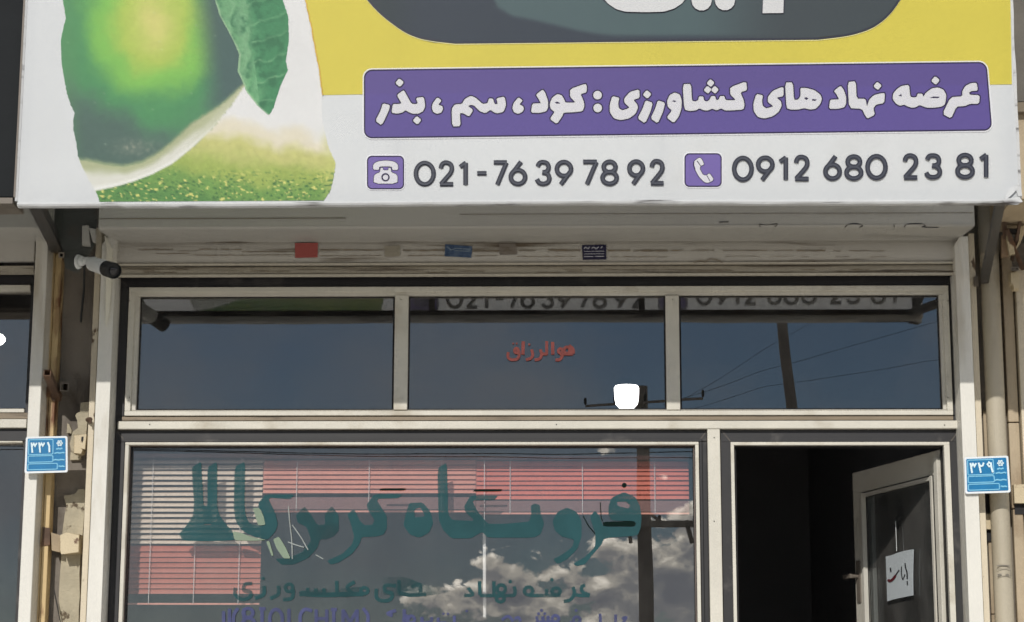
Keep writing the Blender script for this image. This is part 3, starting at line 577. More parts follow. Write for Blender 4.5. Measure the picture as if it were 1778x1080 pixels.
poly_on(g, L1([(875, 810), (905, 805), (945, 945), (925, 945)]), pg); poly_on(g, L1([(940, 790), (995, 765), (1060, 870), (1105, 970), (1040, 970), (975, 880)]), pg)
g.build('leaf_emblem', pale_green, wl_)
g = MB()
for s_ in ([(1085, 480), (1095, 620), (1115, 800), (1120, 975)], [(1120, 655), (1200, 770), (1268, 890)], [(1080, 815), (1160, 845), (1230, 865)], [(1340, 935), (1412, 975)]): g.ribbon(cat_rom(L1(s_), 4), 0.9, pg, layer=lay())
g.build('glue_scratch', scratch, wl_)
RZ = zone(860, 580, 11.11); g = MB()
strokes(g, RZ, [[(455, 320), (455, 430), (400, 488), (300, 490), (246, 440), (248, 350)], [(700, 295), (722, 395), (685, 465), (590, 496)], [(870, 295), (892, 400), (850, 478), (758, 496)], [(990, 135), (992, 350), (975, 382), (890, 378)], [(1292, 330), (1286, 440), (1235, 494), (1160, 496)], [(1250, 385), (1380, 385), (1500, 385)], [(1420, 215), (1500, 290), (1505, 380)]], 2.5, pg)
for a_, c_ in (((540, 140), (530, 395)), ((1105, 150), (1110, 395))): g.ribbon(RZ([a_, c_]), 2.9, pg, layer=lay())
rings(g, RZ, [(408, 318, 36, 44), (1258, 325, 40, 44), (1380, 310, 55, 60)], 2.5, pg); dots(g, RZ, [(345, 180, 18), (412, 180, 18), (655, 200, 22), (1450, 335, 40)], pg)
g.build('red_lettering', red_v, tf)

# ------------------------------------------------------------------ blinds behind the pane
def blind(x0, x1, y0, runs, label, wand=None):
    Y = 0.09; th = thing('window_blind', (P((x0 + x1) / 2, 900, Y).x, Y, z_at(900, Y)), label, 'blind', 'venetian blinds behind the big pane')
    xa, xc = P(x0, 850, Y).x, P(x1, 850, Y).x
    def rail(ya, yb, m, nm): g_ = MB(); g_.box(xa, xc, Y - .012, Y + .012, z_at(yb, Y), z_at(ya, Y)); return g_.build(nm, m, th)
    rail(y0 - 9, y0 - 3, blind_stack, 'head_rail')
    for (ya, yb, pitch, tilt, m, nm) in runs:
        g_ = MB(); n = int((yb - ya) / pitch); zz = [z_at(ya + pitch * (i + .5), Y) for i in range(n)]; hh = abs(z_at(ya, Y) - z_at(ya + pitch, Y))
        for i, z in enumerate(zz):
            w = .025; tl = tilt + random.uniform(-.05, .05); b0 = len(g_.v); sag = random.uniform(-.001, .001)
            ns = 5
            for xx in (xa, xc):
                for j in range(ns):
                    u = (j / (ns - 1) - .5); yy = u * w * math.cos(tl); z_ = u * w * math.sin(tl) + .0025 * (1 - 4 * u * u) + (sag if xx == xa else -sag)
                    g_.v.append(Vector((xx, Y + yy, z + z_)))
            for j in range(ns - 1): g_.f.append([b0 + j, b0 + j + 1, b0 + ns + j + 1, b0 + ns + j])
        g_.build(nm, m, th, smooth=True)
    yb = runs[-1][1]
    return th, xa, xc, Y, rail
def cords(th, xa, xc, Y, ya, yb):
    g_ = MB()
    for f in (.16, .5, .84): 
        x = xa + (xc - xa) * f; g_.tube([(x, Y - .016, z_at(ya, Y)), (x, Y - .016, z_at(yb, Y))], .0012, 6)
    g_.build('ladder_cord', wand_m, th)
th, xa, xc, Y, rail = blind(230, 456, 797, [(797, 948, 9.3, 0.66, blind_cream, 'open_slats'), (948, 1034, 9.2, 1.12, blind_red, 'closed_slats')], 'longest blind behind the big pane, cream above and salmon red below')
rail(1048, 1051, blind_pink, 'bottom_rail'); cords(th, xa, xc, Y, 797, 1049)
th, xa, xc, Y, rail = blind(457, 826, 799, [(799, 862, 8.2, 0.88, blind_pink, 'open_slats')], 'pale pink middle blind drawn half up behind the big pane')
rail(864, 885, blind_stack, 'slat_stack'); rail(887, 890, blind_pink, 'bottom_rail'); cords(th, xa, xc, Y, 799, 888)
th, xa, xc, Y, rail = blind(827, 1196, 801, [(801, 868, 8.2, 0.88, blind_rose, 'open_slats')], 'rose red blind drawn half up at the door end of the big pane')
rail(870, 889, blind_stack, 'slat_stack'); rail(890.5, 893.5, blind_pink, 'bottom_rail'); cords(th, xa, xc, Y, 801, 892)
g = MB(); g.tube([P(841, 800, .06), P(841, 924, .06)], .0012, 6); g.tube([P(841, 924, .06), P(841.5, 1072, .06)], .0062, 8); g.build('tilt_wand', wand_m, th)

# lamp, shelves, notice ----------------------------------------------------
t = thing('ceiling_lamp', P(1088, 690, 1.3), 'lit white lamp glowing behind the middle top light', 'lamp')
c = P(1088, 690, 1.3); r = (P(1110, 690, 1.3).x - P(1067, 690, 1.3).x) / 2; h = z_at(672, 1.3) - z_at(711, 1.3)
g = MB(); g.lathe([(r * .2, -h * .5), (r * .62, -h * .46), (r * .88, -h * .3), (r * .97, 0), (r, h * .42), (r * .9, h * .5)], c, (0, 0, 1), 24); g.build('diffuser', lamp_e, t, smooth=True)
g = MB(); g.lathe([(r * .95, h * .51), (r * .9, h * .62), (r * .4, h * .8), (r * .3, 3.75 - c.z)], c, (0, 0, 1), 20); g.build('fitting', blackp, t, smooth=True)
t = thing('shelf_rack', (rx1 - .08, 1.15, FL), 'grey shelf rack against the side wall seen through the open door', 'shelf')
for zz in (0.9, 1.35, 1.85, 2.3): g = MB(); g.box(rx1 - .15, rx1 - .01, 0.9, 1.4, zz, zz + .03); g.build('shelf', shelf_m, t)
for y_ in (0.865, 1.405): g = MB(); g.box(rx1 - .0095, rx1 - .004, y_, y_ + .03, FL, 2.6); g.build('upright', shelf_m, t)
off = .012
def onleaf(px, py, lift=0.0):
    p0 = hp + ln * (-.018 + off - lift); return PP(px, py, p0, ln)
NZ = zone(1440, 920, 6.75)
t = thing('paper_notice', onleaf(1564, 1000), 'white paper notice with handwritten Persian hung inside the open glass door', 'notice')
g = MB(); ptsn = NZ([(660, 312), (720, 300), (800, 268), (900, 240), (985, 228), (978, 500), (980, 768), (900, 782), (760, 812), (678, 838), (670, 560)]); g.prism([onleaf(x, y) for x, y in ptsn], ln * -0.0015); g.build('sheet', paper, t)
g = MB(); [g.ribbon(cat_rom(NZ(s_), 4), w_, lambda a_, b_, l_=0: onleaf(a_, b_, -.0015 + l_), layer=-2e-4 * i) for i, (s_, w_) in enumerate((([(888, 390), (892, 440), (910, 500), (912, 575)], 1.1), ([(845, 430), (845, 520), (862, 580), (885, 520)], .8), ([(818, 470), (790, 510), (770, 540)], .9), ([(716, 445), (720, 490)], 1.2), ([(912, 600), (914, 645)], 1.0)))]; g.build('black_writing', ink_blk, t)
g = MB(); g.ribbon(cat_rom(NZ([(775, 535), (740, 580), (705, 600), (688, 580)]), 4), 2.0, lambda a_, b_, l_=0: onleaf(a_, b_, -.0015 + l_), layer=-1e-3); g.build('red_writing', ink_red, t)
g = MB(); g.tube([onleaf(1555, 905), onleaf(1557, 957)], .0012, 6); g.build('string', whitep, t)

# ------------------------------------------------------------------ the banner
YS = -0.957
sgn = thing('shop_banner', (P(900, 352, YS).x, YS, z_at(352, YS)), 'large white, yellow and purple shop banner with green fruit picture and phone numbers', 'banner')
prn = at_plane(YS); L0 = -0.0012
bx0, bx1 = P(38, 200, YS).x, P(1763, 200, YS).x; bz0, bz1 = z_at(351.5, YS, 900), z_at(-480, YS, 900)
# sheet with a few soft ripples, tilt of the lower edge and the folded corner
g = MB(); nx, nz_ = 90, 46
def edge_z(x): 
    u = (x - bx0) / (bx1 - bx0); return P(38 + u * 1725, 353 - 6.5 * u + 1.2 * math.sin(9 * u) * (u > .1), YS).z
for j in range(nz_ + 1):
    for i in range(nx + 1):
        x = bx0 + (bx1 - bx0) * i / nx; z0 = edge_z(x); z = z0 + (bz1 - z0) * j / nz_
        g.v.append(Vector((x, YS + 0.0006, z)))
for j in range(nz_):
    for i in range(nx): a_ = j * (nx + 1) + i; g.f.append([a_, a_ + 1, a_ + nx + 2, a_ + nx + 1])
g.build('sheet', v_white, sgn)
def fr(g): return g.build('frame_tube', steel_dk, sgn)
g = MB(); g.box(bx0 + .004, bx1 - .004, YS + .004, YS + .034, bz0 + .006, bz0 + .040); fr(g)
g = MB(); g.box(bx0 + .004, bx1 - .004, YS + .004, YS + .034, bz1 - .034, bz1); fr(g)
for xx in (bx0 + .004, bx1 - .034): g = MB(); g.box(xx, xx + .03, YS + .0045, YS + .034, bz0 + .041, bz1 - .035); fr(g)
for px in (690, 1150): g = MB(); x = P(px, 300, YS + .03).x; g.box(x - .012, x + .012, YS + .006, YS + .030, bz0 + .041, bz1 - .035); fr(g)
# fold of vinyl under the bottom tube and at the sides
g = MB(); n = 120
for i in range(n + 1):
    x = bx0 + (bx1 - bx0) * i / n; z = edge_z(x); w = mnoise.noise(Vector((x * 7, 0, 3))) * .003 + mnoise.noise(Vector((x * 30, 0, 3))) * .001
    for (dy, dz) in ((-.001, .002), (-.006 - w, -.004), (-.003, -.010 + w), (.012, -.013 + w), (.036, -.008), (.038, .014)): g.v.append(Vector((x, YS + dy, z + dz)))
for i in range(n):
    for j in range(5): a_ = i * 6 + j; g.f.append([a_, a_ + 1, a_ + 7, a_ + 6])
g.build('folded_hem', v_fold, sgn, smooth=True)
for xx, sg in ((bx0, -1), (bx1, 1)):
    g = MB(); m_ = 40
    for j in range(m_ + 1):
        z = bz0 + .01 + (bz1 - bz0 - .01) * j / m_; w = mnoise.noise(Vector((z * 9, sg, 1))) * .003
        for (dx, dy) in ((0, -.001), (.008 + w, -.003), (.010 + w, .012), (.004, .036)): g.v.append(Vector((xx + sg * dx, YS + dy, z)))
    for j in range(m_):
        for i in range(3): a_ = j * 4 + i; g.f.append([a_, a_ + 1, a_ + 5, a_ + 4])
    g.build('side_hem', v_fold, sgn, smooth=True)
# creased corner at the lower right, torn flap behind the lower left
g = MB()
for q_ in ([(1745, 344), (1752, 328), (1768, 318), (1771, 322), (1760, 335), (1748, 346)], [(1740, 346), (1770, 342), (1776, 350), (1765, 356), (1745, 352)], [(1763, 326), (1772, 322), (1775, 340), (1768, 341)]):
    g.prism([P(x, y, YS - .008 - .004 * random.random()) for x, y in q_], Vector((0, .003, 0)))
g.build('creased_corner', v_fold, sgn)
# support arms back to the wall
def arm(p, q, w=.03): g_ = MB(); g_.beam(p, q, w); return g_.build('support_arm', steel_dk, sgn)
arm(P(1738, 345, YS + .05), P(1709, 486, -.08), .028)
arm(P(1745, 340, YS + .04), Vector((P(1720, 360, 0).x, .03, P(1720, 360, 0).z + .1)), .016); arm(P(60, 340, YS + .04), Vector((P(120, 360, 0).x, .03, P(120, 360, 0).z + .1)), .03)
arm(P(1400, 200, YS + .04), Vector((P(1400, 200, 0).x, .03, P(1400, 200, 0).z + .1)), .03); arm(P(500, 200, YS + .04), Vector((P(500, 200, 0).x, .03, P(500, 200, 0).z + .1)), .03)

# yellow field
TZ = zone(0, 0, 2.842)
def jag(pts, amp, step=3.0):
    o = []
    for (x0, y0), (x1, y1) in zip(pts, pts[1:]):
        n = max(1, int(math.hypot(x1 - x0, y1 - y0) / step))
        for i in range(n): u = i / n; o.append((x0 + (x1 - x0) * u + random.uniform(-amp, amp), y0 + (y1 - y0) * u))
    return o + [pts[-1]]
tornR = jag([(480, -480), (515, -120), (530, 0)] + TZ([(1505, 0), (1535, 130), (1552, 230), (1575, 350), (1590, 470)])[1:], .7)
g = MB(); g.poly([prn(x, y, L0) for x, y in tornR + [(559.5, 165.0), (630, 163.6), (1200, 155), (1757, 146.3), (1754.5, 0), (1733, -480)]]); g.build('yellow_field', v_yellow, sgn)
g = MB(); g.ribbon([(x + .6, y) for x, y in tornR], .9, prn, layer=L0 - 2e-4); g.build('torn_paper_edge', mk('orange_torn_edge', alb(214, 178, 90), .6, .2, 20, trans=TR), sgn)

# fruit photograph
fl = TZ([(310, 0), (318, 45), (325, 90), (312, 140), (300, 200), (302, 260), (305, 320), (330, 460), (350, 520), (368, 555), (362, 590), (362, 640), (376, 700), (385, 770), (402, 815), (420, 850), (440, 890), (462, 925), (480, 960), (490, 985), (488, 1003)])
fr_ = TZ([(1500, 0), (1530, 130), (1570, 350), (1588, 470), (1592, 600), (1618, 720), (1640, 770), (1656, 805), (1645, 880), (1630, 940), (1600, 985), (1585, 1006)])
def interp(pts, y):
    if y <= pts[0][1]: return pts[0][0] + (y - pts[0][1]) * -0.02
    for (x0, y0), (x1, y1) in zip(pts, pts[1:]):
        if y <= y1: return x0 + (x1 - x0) * (y - y0) / (y1 - y0)
    return pts[-1][0]
def sst(a, b_, x): t_ = max(0, min(1, (x - a) / (b_ - a))); return t_ * t_ * (3 - 2 * t_)
def mixc(a, b_, t_): return tuple(a[i] + (b_[i] - a[i]) * t_ for i in range(3))
edge = TZ([(1240, 380), (1200, 425), (1140, 480), (1080, 530), (1010, 575), (960, 605), (900, 660), (850, 705), (790, 755), (700, 805), (610, 825), (520, 815), (430, 795)])
edge = sorted(edge, key=lambda p: p[0])
rim = sorted(TZ([(1205, 430), (1150, 510), (1050, 635), (950, 730), (850, 810), (750, 862), (650, 900), (560, 925), (465, 946)]), key=lambda p: p[0])
def yat(pts, x):
    if x <= pts[0][0]: return pts[0][1]
    for (x0, y0), (x1, y1) in zip(pts, pts[1:]):
        if x <= x1: return y0 + (y1 - y0) * (x - x0) / (x1 - x0)
    return pts[-1][1] - (x - pts[-1][0]) * 1.2
def fb(x, y, s, o=4): return mnoise.fractal(Vector((x * s, y * s, 1.7)), 1.0, 2.0, o)
def fruit(x, y):
    u, v = x * 2.842, y * 2.842; n1 = fb(x, y, .02); n2 = fb(x, y, .15)
    ye, yr = yat(edge, x), yat(rim, x)
    if y < ye and u < 1245:                      # fruit skin
        d = math.hypot((u - 760) * 1.0, (v - 105) * .92) / 330 + n1 * .12
        c = mixc((208, 205, 128), (176, 196, 96), sst(0, .55, d)); c = mixc(c, (132, 190, 94), sst(.45, .85, d)); c = mixc(c, (84, 148, 100), sst(.8, 1.25, d)); c = mixc(c, (90, 128, 108), sst(1.2, 1.75, d))
        band = sst(905, 1070, u - .13 * v); c = mixc(c, (78, 102, 102), band * .95)
        c = mixc(c, (84, 108, 102), sst(520, 740, v + (700 - u) * .5 + n1 * 50) * .9)
        c = mixc(c, (96, 148, 100), sst(430, 320, u) * .45)
        dd = (ye - y); c = mixc((150, 165, 130), c, sst(0, 9, dd + n2 * 2))
        bl = math.exp(-(((u - 660) / 95) ** 2 + ((v - 728) / 38) ** 2)); c = mixc(c, (150, 155, 140), bl * (.3 + .9 * max(0, n2)))
        if mnoise.noise(Vector((x * .33, y * .33, 9))) > .72: c = mixc(c, (190, 215, 190), .4)
        k_ = 1 + n2 * .03; return tuple(ch * k_ for ch in c)
    if y < yr and u < 1215:                      # pale rim
        f = (y - ye) / max(1, yr - ye); c = mixc((176, 182, 148), (216, 216, 208), sst(.1, .6, f + n1 * .2)); c = mixc(c, (186, 190, 160), sst(850, 1190, u)); c = mixc(c, (235, 235, 230), sst(.7, .95, f) * (1 - .6 * sst(800, 1150, u))); return mixc((120, 135, 90), c, sst(0, .12, 1.05 - f))
    h = v + n1 * 40 + (u - 1050) * -.13            # meadow
    c = mixc((222, 222, 222), (220, 214, 196), sst(560, 640, h)); c = mixc(c, (196, 196, 130), sst(640, 720, h)); c = mixc(c, (160, 178, 96), sst(720, 830, h)); c = mixc(c, (118, 158, 86), sst(830, 910, h)); c = mixc(c, (96, 144, 82), sst(930, 1000, h))
    if u > 1300: c = mixc(c, (190, 195, 120), sst(1560, 1640, u) * sst(600, 720, v) * .5)
    sp = mnoise.noise(Vector((x * .17, y * .25, 4.4))); s2 = mnoise.noise(Vector((x * .2, y * .3, 14.4)))
    if v > 800:
        kk = sst(810, 900, v); c = mixc(c, (216, 214, 130), sst(.36, .5, sp) * kk); c = mixc(c, (62, 108, 66), sst(.22, .5, s2) * kk * .8)
    return tuple(ch * (1 + n2 * (.05 if v > 700 else .012)) for ch in c)
def picture(left, right, y0, y1, dy, dx, colf, lift, nm, jl=.6):
    g_ = MB(); g_.c = []; rows = int((y1 - y0) / dy); nc = int(max(interp(right, y0 + dy * i) - interp(left, y0 + dy * i) for i in range(rows + 1)) / dx)
    for i in range(rows + 1):
        y = y0 + dy * i; xl = interp(left, y) + mnoise.noise(Vector((y * .25, 3, 0))) * jl * 2; xr = interp(right, y) + mnoise.noise(Vector((y * .25, 8, 0))) * jl * 2
        for j in range(nc + 1):
            x = xl + (xr - xl) * j / nc; g_.v.append(prn(x, y + (0 if i < rows else -.006 * (x - xl)), lift)); g_.c.append(tuple(min(.95, lin(max(0, min(255, ch))) / .83) for ch in colf(x, y)))
    for i in range(rows):
        for j in range(nc): a_ = i * (nc + 1) + j; g_.f.append([a_, a_ + nc + 1, a_ + nc + 2, a_ + 1])
    return g_.build(nm, v_photo, sgn)
picture(fl, fr_, -120, 351.5, 2.0, 2.4, fruit, L0 * 1.3, 'fruit_picture')
lfl = TZ([(1060, 0), (1085, 80), (1130, 160), (1160, 220), (1180, 270), (1172, 350), (1200, 410), (1215, 450), (1270, 520), (1322, 566)])
lfr = TZ([(1395, 0), (1422, 80), (1425, 200), (1410, 300), (1420, 345), (1385, 420), (1365, 480), (1350, 530), (1330, 566)])
def leafc(x, y):
    u, v = x * 2.842, y * 2.842; n1 = fb(x, y, .05); mid = 1215 + (v - 0) * .13
    c = mixc((116, 172, 126), (74, 140, 100), sst(-60, 60, u - mid + n1 * 30)); c = mixc(c, (58, 116, 84), sst(.0, .6, n1) * .7)
    if u > mid:
        w = (v + (u - mid) * .30 + .0011 * (u - mid - 60) ** 2 + n1 * 16) % 96; k2 = .35 + .65 * max(0, fb(x, y, .08)); c = mixc(c, (150, 196, 150), math.exp(-((w - 30) / 5) ** 2) * .62 * k2 * 1.4); c = mixc(c, (50, 104, 76), math.exp(-((w - 44) / 12) ** 2) * .18)
    else: c = mixc(c, (140, 190, 146), .3 + .3 * math.sin(u * .09 + n1 * 4))
    if abs(u - interp([(p[0] * 2.842, p[1] * 2.842) for p in lfl], v)) < 9: c = mixc(c, (186, 206, 176), .5)
    return tuple(ch * (1 + .05 * fb(x, y, .2)) for ch in c)
picture(lfl, lfr, -110, 199, 1.6, 2.0, leafc, L0 * 2.2, 'leaf_picture', .5)

# dark badge with the shop name (only its foot is in view)
bl_ = cat_rom([(560, -200), (590, -80), (640, 0), (688, 44), (730, 65), (790, 74)], 6); br_ = cat_rom([(1420, 67), (1480, 58.5), (1525, 40), (1561, 0), (1598, -80), (1620, -200)], 6)
bot = [(790 + (630) * i / 20, 74 - 7 * i / 20) for i in range(1, 20)]
outl = bl_ + bot + br_ + [(1590, -300), (1500, -345), (690, -340), (590, -290)]
def badgec(x, y):
    sw = 26 + 34 * sst(880, 1080, x) ** .8 - (0 if x > 890 else (890 - x) * .6)
    c = mixc((68, 78, 92), (94, 116, 122), sst(8, -4, y - (sw + 0)) if x > 860 else 0)
    c = mixc(c, (78, 88, 95), sst(1180, 1380, x)); return mixc(c, (64, 76, 76), sst(740, 660, x) * .5)
g = MB(); g.c = []; rows = 60
def badge_x(y, side):
    pts = bl_ if side == 0 else br_[::-1]
    if y < -200: return (560 + (-200 - y) * .5) if side == 0 else (1620 - (-200 - y) * .5)
    for (x0, y0), (x1, y1) in zip(pts, pts[1:]):
        if y0 <= y <= y1: return x0 + (x1 - x0) * (y - y0) / max(1e-6, y1 - y0)
    return pts[-1][0]
ys_ = [-340 + 340 * i / 20 for i in range(21)] + [70.0 * (i / 40) ** .85 for i in range(1, 41)]
for y in ys_:
    xl, xr = badge_x(min(y, 74), 0), badge_x(min(y, 66.9), 1); f = max(0, (y - 40) / 30)
    for j in range(121):
        u = j / 120; x = xl + (xr - xl) * u; yy = y + f * f * (4 - 7 * (x - 790) / 630 if 1 else 0); g.v.append(prn(x, yy, L0 * 2)); g.c.append(tuple(lin(ch) / 1.05 for ch in badgec(x, yy)))
for i in range(len(ys_) - 1):
    for j in range(120): a_ = i * 121 + j; g.f.append([a_, a_ + 121, a_ + 122, a_ + 1])
g.build('name_badge', v_badge, sgn)
g = MB(); g.ribbon(bl_ + bot + br_, 1.8, prn, layer=L0 * 2.6); g.build('badge_rim', v_navy, sgn)
g = MB(); g.ribbon([(x, y + 2.6) for x, y in bl_ + bot + br_], 1.1, prn, layer=L0 * 1.8); g.build('badge_outline', v_cream, sgn)
NB = zone(1000, 0, 4.444); g = MB()
poly_on(g, NB([(190, -300), (205, -20), (250, 30), (310, 70), (380, 90), (540, 94), (680, 90), (760, 65), (820, 25), (845, -10), (850, -300), (700, -300), (690, -80), (360, -80), (350, -300)]), at_plane(YS + L0 * 3)); dots(g, NB, [(970, 4, 78), (1150, 2, 78)], at_plane(YS + L0 * 3))
poly_on(g, NB([(1455, -300), (1615, -300), (1600, 100), (1440, 102)]), at_plane(YS + L0 * 3), ch=0)
g.build('badge_lettering', v_letter, sgn)
g = MB()
for q_ in (NB([(190, -20), (250, 30), (310, 72), (380, 95), (540, 99), (680, 95), (760, 70), (850, -5)]), NB(ell(970, 6, 80, 80)), NB(ell(1150, 4, 80, 80)), NB([(1455, -100), (1437, 105), (1602, 104), (1618, -100)])): g.ribbon(q_, 1.2, at_plane(YS), layer=L0 * 2.4 - 2e-5 * len(q_))
g.build('badge_lettering_edge', v_navy, sgn)

# purple strip
pp = rrect(633, 122, 1712, 239, 13, -0.0125)
pp = [(x + (10 if x > 1200 else 0) * (y - 108) / 120, y) for x, y in pp]
pp = [(x, y) for x, y in pp]
g = MB(); g.ribbon(pp, 3.4, prn, closed=True, layer=L0 * 1.25); g.build('strip_outline', v_halo, sgn)
g = MB(); g.poly([prn(x, y, L0 * 1.9) for x, y in pp]); g.build('purple_strip', v_purple, sgn)
g = MB(); g.ribbon(pp, 1.1, prn, closed=True, layer=L0 * 2.2); g.build('strip_edge', v_purple_dk, sgn)
A1 = zone(640, 120, 8.082); A2 = zone(860, 120, 8.082); A3 = zone(1050, 120, 6.838); A4 = zone(1290, 110, 7.730); A5 = zone(1490, 110, 7.408)
letters = [
 A1([(200, 480), (300, 505), (285, 580), (185, 790), (95, 725), (170, 580)]),
 A1([(395, 365), (490, 295), (515, 330), (590, 470), (620, 490), (670, 490), (690, 480), (665, 405), (775, 390), (795, 520), (765, 590), (700, 625), (620, 625), (565, 605), (520, 575), (470, 610), (400, 625), (322, 612), (340, 490), (420, 490), (465, 480)]),
 A1([(965, 395), (1025, 440), (975, 500), (1035, 520), (1045, 560), (1020, 610), (960, 628), (905, 600), (888, 540), (900, 480)]),
 A1([(1175, 805), (1165, 560), (1210, 495), (1310, 490), (1350, 420), (1430, 375), (1500, 400), (1600, 490), (1670, 480), (1690, 410), (1745, 415)]) + A2([(-13, 480), (0, 492), (35, 490), (15, 410), (130, 385), (152, 500), (115, 600), (30, 620), (-20, 605), (-68, 570)]) + A1([(1640, 618), (1560, 590), (1480, 510), (1430, 500), (1395, 520), (1455, 560), (1460, 590), (1410, 665), (1330, 620), (1280, 615), (1290, 800)]),
 A2([(325, 395), (385, 440), (338, 495), (390, 520), (402, 560), (380, 600), (320, 628), (262, 605), (240, 550), (255, 480)]),
 A2([(570, 360), (665, 285), (700, 330), (740, 450), (740, 540), (715, 590), (620, 615), (500, 610), (520, 485), (600, 480), (640, 480), (610, 420)]),
 A2([(770, 470), (800, 400), (870, 350), (930, 365), (965, 420), (980, 470), (1130, 470), (1050, 390), (1050, 280), (1265, 205), (1285, 240), (1280, 325), (1195, 350), (1240, 450), (1250, 520), (1225, 590), (1100, 605), (960, 610), (940, 660), (865, 770), (765, 700), (835, 600), (780, 560), (765, 510)]),
 A3([(90, 320), (175, 340), (160, 400), (165, 460), (205, 490), (260, 475), (295, 455), (235, 400), (230, 350), (300, 270), (410, 240), (415, 340), (340, 365), (385, 420), (395, 460), (365, 530), (290, 585), (190, 605), (110, 585), (60, 510), (60, 420)]),
 A3([(485, 370), (570, 400), (545, 500), (480, 645), (390, 585), (450, 470)]), A3([(630, 370), (718, 400), (690, 510), (630, 645), (545, 585), (600, 470)]),
 A3([(740, 380), (770, 310), (830, 278), (890, 300), (915, 370), (910, 470), (880, 560), (820, 640), (735, 575), (800, 490), (750, 450)]),
 A3([(925, 180), (1025, 175), (1035, 375), (1075, 385), (1110, 370), (1120, 325), (1170, 325), (1180, 375), (1215, 385), (1245, 365), (1265, 320), (1310, 320), (1325, 370), (1355, 360), (1370, 320), (1420, 320), (1435, 370), (1560, 370), (1490, 300), (1490, 215), (1680, 145), (1690, 250), (1610, 275), (1650, 370), (1660, 430), (1645, 480), (1500, 490), (1430, 490), (1380, 465), (1330, 490), (1275, 468), (1230, 490), (1180, 490), (1125, 465), (1080, 490), (1010, 497), (945, 480)]),
 A4([(180, 410), (270, 430), (255, 500), (265, 570), (310, 605), (370, 590), (410, 575), (335, 520), (335, 450), (400, 370), (500, 325), (545, 320), (545, 440), (450, 460), (510, 510), (520, 570), (480, 650), (400, 710), (290, 740), (200, 720), (145, 640), (140, 540)]),
 A4([(565, 258), (670, 255), (685, 490), (730, 490), (755, 470), (775, 430), (770, 330), (850, 330), (960, 360), (1040, 420), (1060, 480), (1035, 550), (975, 610), (900, 620), (820, 600), (740, 620), (640, 620), (585, 600)]),
 A4([(1220, 370), (1310, 300), (1350, 350), (1385, 450), (1385, 540), (1360, 590), (1270, 610), (1155, 610), (1170, 490), (1230, 485), (1290, 485), (1260, 420)]),
 A4([(1405, 250), (1515, 240), (1525, 475), (1645, 475)]) + A5([(115, 560), (140, 470), (200, 410), (290, 385), (345, 385), (335, 510), (230, 530), (195, 580), (215, 660), (120, 710), (90, 670), (50, 585)]) + A4([(1425, 600)]),
 A5([(560, 290), (655, 275), (670, 430), (720, 440), (755, 430), (765, 390), (825, 390), (840, 430), (870, 380), (950, 320), (1030, 310), (1100, 340), (1135, 410), (1120, 520), (1080, 555), (980, 570), (880, 570), (790, 535), (740, 565), (690, 570), (640, 555), (590, 530), (540, 545), (490, 520), (445, 460), (450, 390), (500, 330)]),
 A5([(1525, 250), (1540, 350), (1460, 355), (1425, 375), (1440, 405), (1565, 410), (1555, 520), (1440, 520), (1370, 550), (1265, 555), (1195, 710), (1085, 650), (1190, 435), (1340, 425), (1340, 360), (1380, 290), (1450, 255)])]
def dia(z, cx, cy, r): return chaikin(z([(cx - .1 * r, cy - 1.1 * r), (cx + 1.1 * r, cy - .1 * r), (cx + .1 * r, cy + 1.1 * r), (cx - 1.1 * r, cy + .1 * r)]), .18)
small = [dia(A1, 435, 190, 56), dia(A1, 680, 718, 56), A2(ell(1435, 365, 60, 60)), A2(ell(1437, 545, 60, 60)), dia(A3, 503, 300, 48), dia(A3, 1257, 165, 44), dia(A3, 1222, 245, 44), dia(A3, 1308, 245, 44), dia(A5, 250, 290, 50), dia(A5, 995, 220, 52)]
gf = MB(); go = MB(); ly = at_plane(YS)
for i, l_ in enumerate([chaikin(l_, .16) for l_ in letters] + small):
    gf.poly([ly(x, y, L0 * 2.8 - 1e-5 * i) for x, y in l_]); go.ribbon(l_, 2.1, ly, closed=True, layer=L0 * 2.35 - 4e-6 * i, dl=-2e-6)
gf.build('strip_lettering', v_letter, sgn); go.build('lettering_outline', v_purple_dk, sgn)
g = MB()
for z_, h_ in ((A2, [(835, 465), (870, 455), (915, 480), (860, 486)]), (A3, [(795, 380), (820, 370), (852, 380), (830, 391)]), (A4, [(820, 465), (850, 453), (882, 470), (850, 492)]), (A4, [(930, 478), (992, 485), (972, 503), (925, 500)]), (A5, [(518, 415), (555, 393), (562, 425)]), (A5, [(918, 445), (970, 426), (1052, 430), (1030, 447)])): g.poly([ly(x, y, L0 * 3.2) for x, y in z_(h_)])
g.build('letter_counter', v_purple_dk, sgn)
# digits
GL = {'0': ([], [(.5, .5, .5, .5)]), '1': ([[(.0, .20), (1.0, .0)], [(.93, .0), (.93, 1.03)]], []), '7': ([[(0, 0), (1.0, 0)], [(.97, .0), (.28, 1.03)]], []),
      '2': ([[(.02, .26), (.1, .1), (.3, .0), (.6, 0), (.86, .09), (.95, .27), (.84, .47), (.45, .73), (.02, 1.0)], [(-.06, 1), (1.06, 1)]], []),
      '3': ([[(.06, .2), (.22, .04), (.5, 0), (.8, .06), (.92, .24), (.8, .42), (.45, .47)], [(.42, .47), (.8, .53), (.98, .73), (.85, .93), (.5, 1), (.18, .95), (0, .78)]], []),
      '6': ([[(.72, -.03), (.06, .55)]], [(.5, .68, .5, .32)]), '9': ([[(.28, 1.03), (.94, .45)]], [(.5, .32, .5, .32)]), '8': ([], [(.5, .24, .42, .24), (.5, .74, .5, .27)]), '-': ([[(0, .5), (1, .5)]], [])}
HW = 4.1
